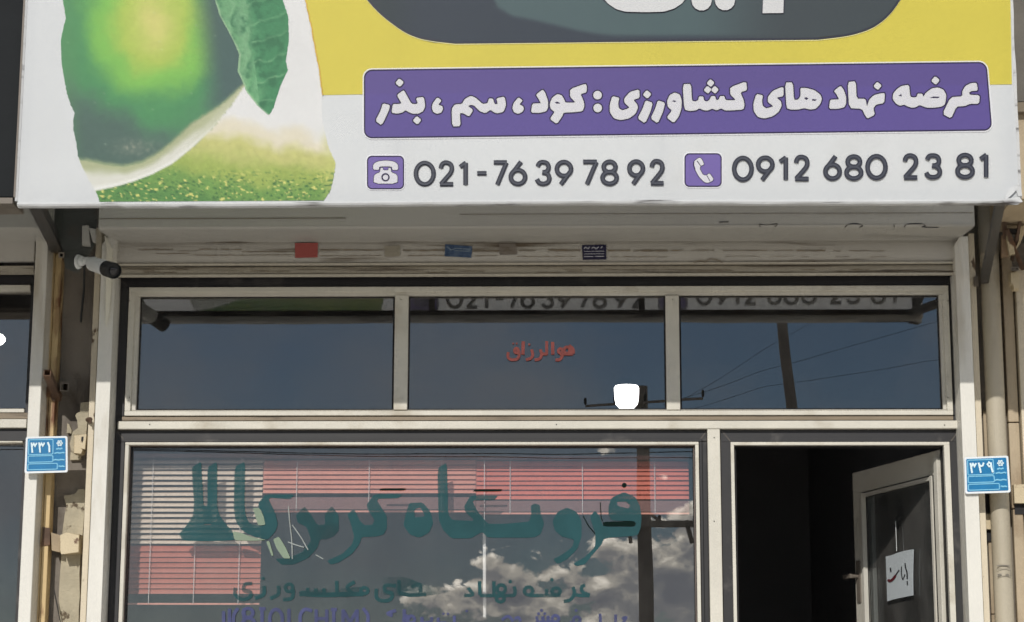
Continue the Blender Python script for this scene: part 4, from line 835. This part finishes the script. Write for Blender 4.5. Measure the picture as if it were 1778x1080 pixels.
def digits(seq, z, yt, yb):
    gn = MB(); gc = MB(); gh = MB()
    x00, x99 = seq[0][1], seq[-1][2]
    for ch, a_, c_ in seq:
        f = ((a_ + c_) / 2 - x00) / (x99 - x00); t_ = yt[0] + (yt[1] - yt[0]) * f; bt = yb[0] + (yb[1] - yb[0]) * f
        (x0, y0), (x1, y1) = z([(a_, t_), (c_, bt)]); x0 += HW; x1 -= HW; y0 += HW; y1 -= HW
        st, rg_ = GL[ch]
        for s_ in st:
            p = [(x0 + u * (x1 - x0), y0 + v * (y1 - y0)) for u, v in s_]; p = cat_rom(p, 5) if len(p) > 3 else p
            gn.ribbon(p, HW, ly, layer=L0 * 1.6 + lay()); gc.ribbon(p, HW * .4, ly, layer=L0 * 4.2 + lay() * .3); gh.ribbon(p, HW + 3, ly, layer=L0 * .5 + lay() * .05, dl=-2e-6)
        for cx, cy, rx, ry in rg_:
            p = ell(x0 + cx * (x1 - x0), y0 + cy * (y1 - y0), rx * (x1 - x0), ry * (y1 - y0), 36)
            gn.ribbon(p, HW, ly, closed=True, layer=L0 * 1.6 + lay()); gc.ribbon(p, HW * .4, ly, closed=True, layer=L0 * 4.2 + lay() * .3); gh.ribbon(p, HW + 3, ly, closed=True, layer=L0 * .5 + lay() * .05, dl=-2e-6)
    gc.build('number_core', v_grey_in, gn.build('phone_number', v_navy, sgn))
LAY[0] = 0
D1 = zone(600, 0, 2.963); D2 = zone(1180, 0, 2.843)
digits([('0', 350, 465), ('2', 477, 562), ('1', 577, 632), ('-', 665, 737), ('7', 750, 842), ('6', 838, 936), ('3', 972, 1062), ('9', 1075, 1172), ('7', 1210, 1305), ('8', 1310, 1407), ('9', 1448, 1542), ('2', 1562, 1645)], D1, (827, 818), (961, 955))
digits([('0', 258, 367), ('9', 376, 470), ('1', 483, 538), ('2', 562, 645), ('6', 708, 802), ('8', 812, 908), ('0', 916, 1028), ('2', 1099, 1182), ('3', 1205, 1298), ('8', 1360, 1458), ('1', 1473, 1527)], D2, (769, 752), (899, 883))
# phone icons
I1 = zone(630, 255, 6.35); I2 = zone(1180, 250, 6.35)
for nm, z_, rc in (('telephone_icon', I1, (52, 104, 448, 460)), ('handset_icon', I2, (60, 108, 458, 466))):
    rr = z_(rrect(*rc, 48))
    g = MB(); g.ribbon(rr, 3.0, ly, closed=True, layer=L0); g.build('icon_halo', v_halo, sgn)
    g = MB(); g.poly([ly(x, y, L0 * 1.7) for x, y in rr]); ic = g.build(nm, v_icon, sgn)
    g = MB(); g.ribbon(rr, 1.0, ly, closed=True, layer=L0 * 2); g.build('icon_edge', v_purple_dk, ic)
    if nm == 'telephone_icon':
        shp = [[(112, 250), (115, 190), (165, 160), (250, 150), (340, 160), (385, 190), (390, 255), (325, 255), (322, 215), (180, 215), (178, 255)], [(120, 405), (122, 325), (140, 300), (190, 280), (195, 232), (222, 232), (222, 258), (282, 258), (282, 232), (308, 232), (312, 280), (365, 300), (383, 325), (380, 405)]]
    else: shp = [[(160, 190), (215, 150), (240, 160), (268, 215), (262, 232), (232, 240), (222, 270), (250, 330), (270, 345), (300, 345), (330, 320), (380, 395), (320, 428), (280, 425), (220, 370), (175, 290), (152, 230)]]
    g = MB(); go = MB()
    for s_ in shp: s_ = chaikin(z_(s_), .2); g.poly([ly(x, y, L0 * 2.6) for x, y in s_]); go.ribbon(s_, 1.0, ly, closed=True, layer=L0 * 2.3)
    g.build('icon_figure', v_letter, ic)
    if nm == 'telephone_icon': go.ribbon(z_(ell(250, 335, 38, 38)), 1.3, ly, closed=True, layer=L0 * 3)
    else:
        for s_ in ([(192, 185), (232, 240)], [(300, 345), (335, 410)]): go.ribbon(z_(s_), .6, ly, layer=L0 * 3)
    go.build('icon_line', v_purple_dk, ic)

# ------------------------------------------------------------------ neighbour on the left
ns = thing('neighbour_sign', (-2.6, YS, 3.3), 'plain dark grey sign of the shop next door, beside the fruit picture', 'sign')
g = MB(); g.box(-5.4, P(31, 200, YS).x, YS + .01, YS + .13, z_at(340, YS, 10), z_at(-480, YS, 10)); g.build('sign_face', dark_sign, ns)
g = MB(); g.box(-5.4, P(30, 200, YS).x, YS - .006, YS + .14, z_at(354, YS, 10), z_at(344, YS, 10)); g.build('bottom_trim', steel_box, ns)
g = MB(); x = P(33.2, 200, YS).x; g.box(x - .004, x + .002, YS - .004, YS + .1, z_at(343, YS, 10), z_at(-480, YS, 10)); g.build('side_trim', steel_box, ns)
nr = thing('neighbour_shutter', (-2.6, -.12, zbox), 'beige roller shutter of the shop next door, under the plain dark grey sign', 'shutter')
g = MB(); x1 = P(84, 400, -.3).x
g.prism([Vector((-5.4, y, z)) for y, z in ((-.36, z_at(396, -.36, 40)), (-.36, z_at(330, -.36, 40)), (.015, z_at(330, -.36, 40)), (.015, z_at(418, -.1, 40)), (-.12, z_at(418, -.12, 40)))], Vector((x1 + 5.4, 0, 0))); g.build('housing', box_grey, nr, bevel=.004)
xs = P(60, 450, -.09).x; g = MB(); g.box(-5.4, xs, -.1, -.07, z_at(453, -.1, 40), z_at(420, -.1, 40)); g.build('slat', slat, nr)
g = MB(); g.box(-5.4, xs, -.095, -.07, z_at(474, -.1, 40), z_at(461, -.1, 40)); g.build('bottom_rail', slat_low, nr)
g = MB(); g.box(P(47, 740, -.12).x, P(68.5, 740, -.12).x, -.12, 0, FL, z_at(417, -.12, 70)); g.build('guide_rail', white_paint, nr, bevel=.003)
nf = thing('neighbour_shop', (-2.6, 0, FL), 'glazed shopfront of the shop next door, beyond the rust streaked tan angle iron', 'shopfront')
xr = P(48, 740, -.03).x
g = MB(); g.box(-5.4, xr, -.03, .04, z_at(494, -.03, 30), z_at(478, -.03, 30)); g.box(-5.4, xr, -.03, .04, z_at(765, -.03, 30), z_at(743.5, -.03, 30)); g.box(xr - .012, xr, -.029, .04, FL, z_at(766, -.03, 30)); g.box(xr - .012, xr, -.029, .04, z_at(726, -.03, 30), z_at(495, -.03, 30)); g.build('dark_frame', darkf, nf)
g = MB(); g.box(-5.4, xr - .013, -.04, .02, z_at(504, -.04, 30), z_at(494.5, -.04, 30)); g.box(-5.4, xr - .013, -.04, .02, z_at(716, -.04, 30), z_at(709.5, -.04, 30)); g.box(-5.4, xr, -.05, .03, z_at(742.5, -.05, 30), z_at(727.5, -.05, 30)); g.box(-5.4, xr - .013, -.04, .02, z_at(768.5, -.04, 30), z_at(765.5, -.04, 30)); g.build('cream_bar', cream, nf, bevel=.002)
g = MB(); g.box(-5.4, xr - .001, -.034, .03, z_at(727, -.03, 30), z_at(717, -.03, 30)); g.build('sill_strip', frame_lit, nf)
g = MB(); g.box(-5.4, xr - .013, -.004, .002, z_at(709, 0, 30), z_at(505, 0, 30)); g.build('window_pane', glass_main, nf)
g = MB(); g.box(-5.4, xr - .013, -.004, .002, .6, z_at(769, 0, 30)); g.build('window_pane', glass_main, nf)
g = MB(); g.box(-5.4, xr, -.02, .04, FL, .6); g.build('kick_panel', darkf, nf)
g = MB(); g.box(-5.5, -5.4, .05, 4.6, FL, 3.75); g.box(rx0 - .25, rx0 - .15, .05, 4.6, FL, 3.75); g.box(-5.5, rx0 - .15, 4.6, 4.7, FL, 3.75); g.box(-5.5, rx0 - .15, .05, 4.7, 3.75, 3.85); g.build('inner_wall', room_m, nf)
t = thing('neighbour_lamp', P(-2, 590, .8), 'lit lamp glowing inside the shop next door', 'lamp')
g = MB(); g.lathe([(.005, -.022), (.018, -.018), (.030, -.004), (.031, .006), (.02, .02), (.01, .024)], P(-4, 590, .8), (0, 0, 1), 20); g.build('bulb', lamp_e, t, smooth=True)
g = MB(); g.tube([P(-4, 590, .8) + Vector((0, 0, .022)), P(-4, 590, .8) + Vector((0, 0, .9))], .006, 8); g.build('cord', blackp, t)

# ------------------------------------------------------------------ metalwork on the left pillar
a = thing('tan_angle_iron', (P(82, 770, -.03).x, -.03, FL), 'rust streaked tan angle iron against the rough concrete pillar', 'angle iron')
zt_ = z_at(432, -.03, 95); Y = -.03
g = MB(); g.box(P(71.5, 740, Y).x, P(82.5, 740, Y).x, Y, Y + .05, FL, zt_); g.build('left_flange', tan_iron, a, bevel=.002)
g = MB(); g.box(P(83.6, 740, Y).x, P(94, 740, Y).x, Y - .006, Y + .05, FL, zt_ - .02); g.build('right_flange', tan_iron, a, bevel=.002)
a = thing('cream_angle_iron', (P(156, 770, -.03).x, -.03, FL), 'chipped cream angle iron behind the security camera, against the shutter rail', 'angle iron')
g = MB(); g.box(P(151.5, 770, -.04).x, P(161.8, 770, -.04).x, -.04, .02, FL, z_at(395, -.04, 160)); g.build('flange', cream_iron, a, bevel=.002)
g = MB(); g.tube([P(152, 729, -.05), P(157, 728, -.075)], .008, 10); g.tube([P(156, 725, -.07), P(157, 735, -.07)], .006, 8); g.build('hinge_pin', rust, a)
a = thing('cream_angle_iron', (P(1702, 770, -.03).x, -.03, FL), 'narrow cream angle iron between a shutter rail and the drainpipe', 'angle iron')
g = MB(); g.box(P(1696.2, 780, -.05).x, P(1707, 780, -.05).x, -.05, .02, FL, z_at(405, -.05, 1690)); g.build('flange', cream_iron, a, bevel=.002)
g = MB(); g.pbox(1691, 480, 1699, 497, -.058, .006); g.build('bolt_plate', steel_box, a)
HZ = zone(0, 560, 5.4)
a = thing('tube_hook', P(90, 670, -.05), 'two stubs of square steel tube sticking out of the tan angle iron', 'bracket')
g = MB(); g.hollow(P(82, 647, -.20), P(101, 691, -.02), .026); g.build('slanted_tube', rust, a)
g = MB(); g.hollow(P(112, 672, -.09), P(104, 672, .0), .030); g.build('level_tube', steel_box, a)
g = MB(); g.prism([P(x, y, -.045) for x, y in HZ([(400, 640), (412, 610), (450, 600), (475, 640), (520, 740), (490, 730), (470, 690), (405, 705)])], Vector((0, .01, 0))); g.build('weld_plate', rust, a)
a = thing('tan_clamp', P(105, 942, -.05), 'tan box clamp bolted low on the concrete pillar', 'bracket')
CZ = zone(40, 800, 3.857)
g = MB(); g.prism([P(x, y, -.06) for x, y in CZ([(252, 500), (290, 484), (375, 495), (372, 612), (258, 622), (248, 600)])], Vector((0, .08, 0))); g.build('front_plate', tan_clamp, a, bevel=.002)
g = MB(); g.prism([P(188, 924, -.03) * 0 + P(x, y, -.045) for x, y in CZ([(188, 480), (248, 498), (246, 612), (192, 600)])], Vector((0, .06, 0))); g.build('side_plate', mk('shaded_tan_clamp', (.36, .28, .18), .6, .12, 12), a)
g = MB(); g.prism([P(x, y, -.040) for x, y in CZ([(130, 445), (180, 450), (180, 565), (115, 572), (128, 520)])], Vector((0, .008, 0))); g.build('rusty_plate', rust, a)
a = thing('door_hinge', P(140, 768, -.04), 'small tan hinge plate beside the number plate reading 331', 'hinge')
HG = zone(90, 620, 6.0)
g = MB(); g.prism([P(x, y, -.05) for x, y in HG([(232, 812), (355, 808), (352, 900), (340, 955), (308, 950), (320, 965), (300, 1000), (230, 1000)])], Vector((0, .05, 0))); g.build('plate', tan_clamp, a, bevel=.002)
g = MB(); g.prism([P(x, y, -.053) for x, y in HG([(308, 830), (328, 828), (325, 865), (312, 890), (305, 865)])], Vector((0, .002, 0))); g.build('slot', gasket, a)
a = thing('support_bracket', P(120, 420, -.3), 'dark steel sign bracket above the security camera, under the banner', 'bracket')
BZ = zone(0, 340, 4.155)
g = MB(); g.prism([P(x, y, -.22) for x, y in BZ([(380, 60), (690, 60), (690, 330), (560, 560), (470, 520), (440, 330), (390, 260)])], Vector((0, .012, 0))); g.build('gusset_plate', mk('dark_teal_steel', (.075, .08, .076), .6, .25, 6, dirt=(.09, .06, .045), dirt_lo=.5, dirt_hi=.65), a)
g = MB(); g.prism([P(x, y, -.24) for x, y in BZ([(592, 215), (640, 212), (648, 360), (592, 355)])], Vector((0, .02, 0))); g.prism([P(x, y, -.25) for x, y in BZ([(640, 230), (688, 240), (686, 330), (668, 330)])], Vector((0, .02, 0))); g.build('clip', box_grey, a)
g = MB(); g.hollow(P(106.5, 443, -.28), P(112, 441, -.05), .020, .005); g.build('bolt_tube', steel_box, a)
g = MB(); g.beam(P(60, 350, -.8), P(100, 430, -.06), .04); g.build('strut', steel_dk, a)
g = MB(); g.tube([P(148, 402, -.1), P(146, 500, -.02), P(140, 560, .0)], .004, 6); g.build('cable', blackp, a)

g = MB(); g.tube([P(x, y, -.012) for x, y in cat_rom([(93, 1020), (98, 1045), (106, 1085)], 5)], .002, 6); tag(g.build('loose_cable', wire_m), 'short thin cable end low on the concrete pillar under the tan clamp', 'cable')
# security camera ----------------------------------------------------------
VZ = zone(100, 400, 10.8)
c0 = P(*VZ([(640, 620)])[0], -.30); c1 = P(*VZ([(925, 715)])[0], -.42); c2 = P(*VZ([(1110, 770)])[0], -.475)
sc_ = thing('security_camera', P(138, 452, -.24), 'white bullet security camera with black hood above the concrete pillar', 'camera')
ax = (c1 - c0).normalized(); rr = .026
g = MB(); g.lathe([(rr * .75, 0), (rr * .95, .006), (rr, .016), (rr * 1.03, (c1 - c0).length), (rr * .9, (c1 - c0).length + .001)], c0, ax, 28); g.build('body', whitep, sc_, smooth=True)
L_ = (c2 - c1).length; g = MB(); g.lathe([(rr * 1.06, 0), (rr * 1.08, .004), (rr * 1.08, L_ * .9), (rr * .95, L_ * .92), (rr * .9, L_ * .80)], c1, ax, 28); g.build('hood', blackp, sc_, smooth=True)
g = MB(); g.lathe([(rr * .55, 0), (rr * .55, .003), (rr * .3, .006)], c1 + ax * (L_ * .84), ax, 20); g.build('lens', lensm, sc_, smooth=True)
m0 = P(*VZ([(375, 590)])[0], -.225); m1 = P(*VZ([(440, 575)])[0], -.245); m2 = P(*VZ([(560, 570)])[0], -.27)
g = MB(); g.lathe([(.026, 0), (.027, .004), (.024, .010), (.012, .014)], m0, Vector((1, -.28, -.06)), 24); g.build('wall_mount', whitep, sc_, smooth=True)
g = MB(); g.lathe([(.016, 0), (.018, .006), (.012, .014)], m1, (m2 - m1).normalized(), 18); g.tube([m1, m2, c0], .0075, 12); g.lathe([(.013, -.008), (.015, 0), (.012, .01)], m2, (c0 - m2).normalized(), 16); g.build('swivel_arm', whitep, sc_, smooth=True)
g = MB(); tt = P(*VZ([(720, 575)])[0], -.352); g.box(tt.x - .006, tt.x + .004, tt.y - .002, tt.y, tt.z - .001, tt.z + .0012); g.build('logo_mark', blackp, sc_)

# ------------------------------------------------------------------ number plates
def plate(name_pts, digs, label, em):
    (x0, y0), (x1, y1), (x2, y2), (x3, y3) = name_pts; Y = -.155
    def q(u, v, lift=0.0):
        x = (x0 * (1 - u) + x1 * u) * (1 - v) + (x3 * (1 - u) + x2 * u) * v; y = (y0 * (1 - u) + y1 * u) * (1 - v) + (y3 * (1 - u) + y2 * u) * v; return P(x, y, Y + lift)
    t_ = thing('number_plate', q(.5, .5), label, 'number plate', 'blue house number plates')
    def loop(u0, v0, u1, v1, r): return rrect(u0, v0, u1, v1, r)
    g_ = MB(); g_.prism([q(u, v) for u, v in rrect(0, 0, 1, 1, .05)], Vector((0, .006, 0))); g_.build('plate', pl_white, t_)
    g_ = MB(); g_.poly([q(u, v, -.0008) for u, v in rrect(.045, .05, .955, .945, .03)]); g_.build('enamel_face', pl_blue, t_)
    def rb(g_, pts, hw, lift, closed=False):     # stroke in plate units
        X0 = q(0, 0); sx_ = (q(1, 0) - q(0, 0)).length; sz_ = (q(0, 1) - q(0, 0)).length
        g_.ribbon([(u * sx_, v * sz_) for u, v in pts], hw * sx_, lambda a_, b_, l_=0: q(a_ / sx_, b_ / sz_, lift + l_), closed=closed)
    g_ = MB()
    rb(g_, rrect(.075, .085, .655, .49, .03), .011, -.0016, True); rb(g_, rrect(.075, .53, .655, .70, .03), .011, -.0018, True); rb(g_, rrect(.075, .745, .76, .905, .03), .011, -.0020, True)
    for i, (u0, u1, v) in enumerate(((.73, .88, .345), (.69, .93, .46), (.67, .93, .65), (.79, .93, .83))):
        rb(g_, [(u0 + (u1 - u0) * j / 6, v + .012 * math.sin(j * 2.1 + i)) for j in range(7)], .016, -.0022 - .0002 * i)
    g_.build('panel_lines', pl_line, t_)
    g_ = MB()
    for i, (u, v) in enumerate(digs_path(digs)): rb(g_, u, v, -.0026 - .0003 * i)
    g_.build('digits', pl_digit, t_)
    g_ = MB(); rb(g_, [(.815 + .055 * (1 + .25 * math.cos(6 * a_)) * math.cos(a_), .195 + .065 * (1 + .25 * math.cos(6 * a_)) * math.sin(a_)) for a_ in [2 * math.pi * k_ / 30 for k_ in range(30)]], .010, -.0030, True); rb(g_, [(.78, .22), (.81, .16), (.83, .21), (.86, .24)], .012, -.0034); g_.build('emblem', pl_digit, t_)
def digs_path(ds):
    out = []
    for i, d in enumerate(ds):
        u0 = .12 + i * .185; w = .15
        f = lambda pts: [(u0 + a_ * w, .16 + b_ * .28) for a_, b_ in pts]
        if d == 3: out += [(f([(.12, 0), (.32, 1)]), .020), (f([(.1, .08), (.3, .32), (.5, .1), (.72, .34), (.98, .04)]), .020)]
        elif d == 2: out += [(f([(.12, 0), (.4, 1)]), .020), (f([(.12, .1), (.4, .36), (.72, .3), (.9, .02)]), .020)]
        elif d == 1: out += [(f([(.25, 0), (.5, .35), (.55, 1)]), .022)]
        elif d == 9: out += [(f([(.75, .22), (.45, .0), (.2, .2), (.45, .42), (.75, .30)]), .018), (f([(.72, .02), (.78, .55), (.95, 1)]), .021)]
    return out
plate([(45, 758.5), (117, 757), (117.5, 820), (42.5, 822)], (3, 3, 1), 'blue number plate reading 331 fixed by the concrete pillar', 0)
plate([(1674, 794), (1750.5, 791), (1755, 855), (1676, 857.5)], (3, 2, 9), 'blue number plate reading 329 fixed across the drainpipe', 0)

# ------------------------------------------------------------------ stickers on the shutter slat
def sticker(pts, m, label, extra=None):
    Y = -.1085; pr = at_plane(Y); cx = sum(p[0] for p in pts) / len(pts); cy = sum(p[1] for p in pts) / len(pts)
    t_ = thing('sticker', pr(cx, cy), label, 'sticker', 'stickers on the shutter slat')
    g_ = MB(); g_.prism([pr(x, y) for x, y in pts], Vector((0, .0006, 0))); g_.build('label_sheet', m, t_)
    if extra:
        mm, sts = extra; g_ = MB()
        for i, (s_, w_) in enumerate(sts): g_.ribbon(s_, w_, pr, layer=-.0006 - 3e-5 * i)
        g_.build('print', mm, t_)
st_w = mk('pale_sticker_print', (.55, .56, .62), .6, .2, 60)
sticker([(512, 422), (552, 421.5), (551.5, 447), (512.5, 447.8)], mk('faded_red_sticker', (.42, .10, .09), .6, .12, 60, (1, 1, 6)), 'square faded red sticker on the stained shutter slat')
sticker([(667, 427), (694, 426.5), (694.5, 444), (680, 446), (668, 445)], mk('worn_beige_sticker', (.36, .33, .27), .7, .2, 60), 'worn beige blank sticker between the red and the tilted blue ones')
sticker([(773, 424), (820, 427.5), (818.5, 447.5), (772, 445)], mk('washed_blue_sticker', (.055, .10, .20), .6, .35, 40, dirt=(.14, .19, .27), dirt_lo=.5, dirt_hi=.7, dirt_scale=40), 'tilted washed out blue sticker on the stained shutter slat',
        (mk('blue_sticker_print', (.25, .33, .42), .6, .2, 60), [([(776, 428), (783, 434), (790, 432)], .7), ([(789, 431), (817, 433)], .6), ([(789, 435), (816, 436.5)], .6)]))
sticker([(866, 423), (895, 423), (898, 441.5), (868, 442.5)], mk('scraped_grey_sticker', (.23, .20, .175), .7, .2, 60), 'scraped grey sticker between the tilted blue and the navy ones', (stain, [([(872, 430), (884, 430)], .8), ([(874, 436), (880, 434), (890, 436)], .8)]))
sticker([(1010.5, 425.5), (1052.5, 424.5), (1053, 450.5), (1012, 451)], mk('navy_sticker', (.022, .020, .062), .6, .1, 60), 'clean navy sticker with white lettering, nearest the door end', (st_w, [([(1014, 432), (1017, 429), (1021, 432), (1024, 428.5)], .8), ([(1027, 431.5), (1031, 429), (1035, 432), (1040, 428.5)], .8), ([(1043, 431), (1046, 428)], .8), ([(1014, 436.5), (1049, 436)], .5), ([(1014, 441), (1049, 440.6)], .5), ([(1014, 445.5), (1030, 445.3)], .7), ([(1033, 445.2), (1049, 445)], .7)]))

# ------------------------------------------------------------------ right-hand side: pipe, cladding, brackets
dp = thing('drainpipe', (P(1735, 800, -.02).x, -.0, 0), 'weathered beige drainpipe running up behind the number plate reading 329', 'pipe')
rp = (P(1751.5, 780, -.07).x - P(1718, 780, -.07).x) / 2; xc_ = P(1735, 780, -.07).x
zj = z_at(437, -.07, 1720)
g = MB(); g.tube([(xc_, -.07 + rp, 0.02), (xc_, -.07 + rp, zj)], rp, 28); g.build('lower_pipe', pipe_m, dp, smooth=True)
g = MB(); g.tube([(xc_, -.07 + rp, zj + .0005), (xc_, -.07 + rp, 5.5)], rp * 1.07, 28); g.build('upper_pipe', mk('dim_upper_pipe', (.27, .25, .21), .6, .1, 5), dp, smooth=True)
# stamp print on the pipe
g = MB(); px_ = at_plane(-.0735)
for i, (s_, w_) in enumerate((([(1731, 982.5), (1737, 981.5), (1743, 982), (1753, 982.5)], 1.2), ([(1732, 998), (1739, 997.5)], 1.5), ([(1746, 998), (1752, 998)], 1.5), ([(1730, 988), (1755, 988)], .5), ([(1755, 989), (1755, 999)], .6), ([(1731, 1000.5), (1755, 1000)], .5))): g.ribbon(s_, w_, px_, layer=-1e-4 * i)
g.build('stamp', mk('grey_pipe_stamp', (.20, .18, .15), .8, .3, 60), dp)
rw = thing('stone_cladding', (P(1790, 800).x, .02, 0), 'tan stone clad pillar standing next to the drainpipe', 'pillar')
g = MB(); x_a = P(1706, 780, .03).x; g.box(x_a, 9, .035, .32, 0, zbox + .019); g.build('pillar_core', concrete, rw)
g = MB(); zz = [0, .55, 1.02, 1.48, 1.97, 2.42, 2.73, z_at(430, .0, 1765)]
for z0, z1 in zip(zz, zz[1:]): g.box(P(1754, 790, .0).x + random.uniform(-.002, .002), P(1772, 790, .0).x, .0 + random.uniform(-.003, .003), .034, z0 + .002, z1 - .002)
g.build('stone_strip', stone, rw, bevel=.003)
g = MB(); g.box(P(1777, 790, -.02).x, 3.2, -.02, .0345, 0, z_at(465, -.02, 1776)); g.build('cream_slab', cream_iron, rw, bevel=.003)
g = MB(); zz = [0, .5, 1.1, 1.7, 2.05, z_at(712, .02, 1712)]
for z0, z1 in zip(zz, zz[1:]): g.box(P(1709.5, 780, .02).x, P(1717, 780, .02).x, .018, .034, z0 + .002, z1 - .002)
g.build('stone_chip', stone, rw)
g = MB(); g.pbox(1712, 892, 1723.5, 919, -.01, .03); g.pbox(1761, 841, 1790, 873.5, -.03, .05); g.build('clamp', tan_clamp, rw)
g = MB(); g.pbox(1709, 858, 1723, 891, .01, .02); g.pbox(1714, 920, 1724, 940, .01, .02); g.pbox(1762, 874, 1785, 893, -.005, .02); g.build('dark_gap', gasket, rw)
SZ = zone(1660, 340, 5.4)
a = thing('hinge_bracket', P(1755, 430, -.1), 'tan hinge leaves and tube ends between the drainpipe and stone pillar', 'bracket')
g = MB(); g.prism([P(x, y, -.10) for x, y in SZ([(428, 370), (470, 372), (492, 570), (430, 572)])], Vector((0, .02, 0))); g.build('rusty_leaf', mk('brown_hinge_paint', (.32, .22, .14), .6, .2, 12), a)
g = MB(); g.prism([P(x, y, -.12) for x, y in SZ([(474, 372), (520, 358), (555, 545), (500, 550)])], Vector((0, .02, 0))); g.build('tan_leaf', tan_clamp, a)
g = MB(); g.prism([P(x, y, -.12) for x, y in SZ([(590, 285), (660, 280), (660, 350), (600, 352)])], Vector((0, .03, 0))); g.prism([P(x, y, -.11) for x, y in SZ([(590, 352), (640, 352), (600, 450), (560, 510), (556, 500), (590, 420)])], Vector((0, .01, 0))); g.build('upper_plate', tan_clamp, a)
for pa, pb, w_ in (((1748, 398), (1776, 468), .012), ((1743, 372), (1747, 440), .016), ((1772, 380), (1757, 452), .010)): g = MB(); g.beam(P(*pa, -.15), P(*pb, -.06), w_); g.build('rusty_bar', rust, a)
g = MB(); g.prism([P(x, y, -.125) for x, y in SZ([(468, 305), (592, 305), (595, 340), (475, 350)])], Vector((0, .03, 0))); g.build('black_strap', gasket, a)
g = MB(); g.prism([P(x, y, -.1) for x, y in SZ([(515, 720), (600, 715), (600, 870), (545, 870), (540, 830), (518, 820)])], Vector((0, .05, 0))); g.build('lower_plate', tan_clamp, a)
g = MB(); g.hollow(P(1758.5, 466.5, -.16), P(1758.5, 466, -.02), .014, .004); g.hollow(P(1766, 466.5, -.16), P(1766, 466, -.02), .014, .004); g.hollow(P(1710, 485, -.12), P(1710, 484, -.02), .016, .004); g.build('tube_end', steel_box, a)
# wall strip beyond the right end of the banner
a = thing('side_wall', (3.0, -.6, 0), 'grey brown wall strip beyond the phone number end of the banner', 'wall')
zz = z_at(176, -.5, 1770); xw = P(1752, 100, -.5).x
g = MB(); g.box(xw, 5.5, -.5, .018, zz, 5.8); g.build('upper_wall', wall_m, a)
g = MB(); g.box(xw, 5.5, -.47, .018, z_at(345, -.47, 1770), z_at(196, -.47, 1770)); g.build('lower_panel', stone, a)
g = MB(); g.box(xw, 5.5, -.505, .018, z_at(194.5, -.5, 1770), z_at(178, -.5, 1770)); g.build('ledge', mk('brown_ledge', (.2, .165, .12), .8, .15), a)

# ------------------------------------------------------------------ street side, seen in the glass
DP = 22.0
def MP(px, py, D=DP):           # the real point in the street whose mirror image shows at this pixel of the pane
    p = P(px, py, D); return Vector((p.x, -D, p.z))
def pole(xt, yt, xb, name_label, wtop, wbot, arms, zl=0):
    a_ = MP(xt, yt); c_ = MP(xb, 1080); d = (c_ - a_) / (a_.z - c_.z); foot = a_ + d * (a_.z + .12)
    t_ = thing('utility_pole', foot, name_label, 'utility pole', 'utility poles across the road')
    g_ = MB(); g_.tube([foot, a_], wbot, 14, r1=wtop); g_.build('pole_shaft', wood_pole, t_, smooth=True)
    for (xa_, ya_, xb2, yb2, w_) in arms:
        g_ = MB(); off_ = Vector((0, wbot * 1.3, 0)); g_.beam(MP(xa_, ya_) + off_, MP(xb2, yb2) + off_, w_); ca = g_.build('crossarm', wood_pole, t_)
        n_ = max(2, int(abs(xb2 - xa_) / 45)); g_ = MB()
        for i_ in range(n_ + 1):
            p_ = MP(xa_ + (xb2 - xa_) * i_ / n_, ya_ + (yb2 - ya_) * i_ / n_) + off_; g_.lathe([(.012, .02), (.024, .05), (.018, .07), (.024, .09), (.012, .12)], p_, (0, 0, 1), 10)
        g_.build('insulator', wire_m, ca)
    return t_
p1 = pole(1113, 640, 1123, 'dark utility pole with two crossarms across the road', .085, .115, [(1016, 677, 1222, 664, .032), (1085, 911, 1262, 911, .085)])
g = MB(); g.beam(MP(1128, 893) + Vector((0, .15, 0)), MP(1150, 911) + Vector((0, .15, 0)), .04); g.beam(MP(1092, 911) + Vector((0, .15, 0)), MP(1096, 945) + Vector((0, .15, 0)), .05); g.beam(MP(1188, 905) + Vector((0, .15, 0)), MP(1200, 945) + Vector((0, .15, 0)), .06); g.build('brace', wood_pole, p1)
p2 = pole(1352, 430, 1420, 'plain leaning utility pole across the road', .07, .10, [])
def wire(pts, label, r=.007):
    o_ = []
    for (x0, y0), (x1, y1) in zip(pts, pts[1:]):
        for i_ in range(12): u = i_ / 12; o_.append(MP(x0 + (x1 - x0) * u, y0 + (y1 - y0) * u + 3 * math.sin(math.pi * u), DP + .2))
    o_.append(MP(*pts[-1], DP + .2)); g_ = MB(); g_.tube(o_, r, 6)
    return tag(g_.build('overhead_wire', wire_m), label, 'wire', 'overhead wires across the road')
wire([(-1200, 770), (220, 782), (1110, 795), (2600, 800)], 'lowest overhead wire running level past the crossarmed pole')
wire([(-1200, 740), (400, 784), (1110, 786), (2600, 760)], 'sagging overhead wire just above the lowest one')
wire([(1180, 668), (1325, 578), (1800, 300)], 'thin overhead wire rising steepest from the crossarm', .003)
wire([(1150, 672), (1320, 615), (2300, 330)], 'thin overhead wire climbing from the crossarm tip past the leaning pole', .003)
wire([(1120, 700), (1330, 640), (2300, 480)], 'lowest thin overhead wire climbing to the leaning pole', .003)
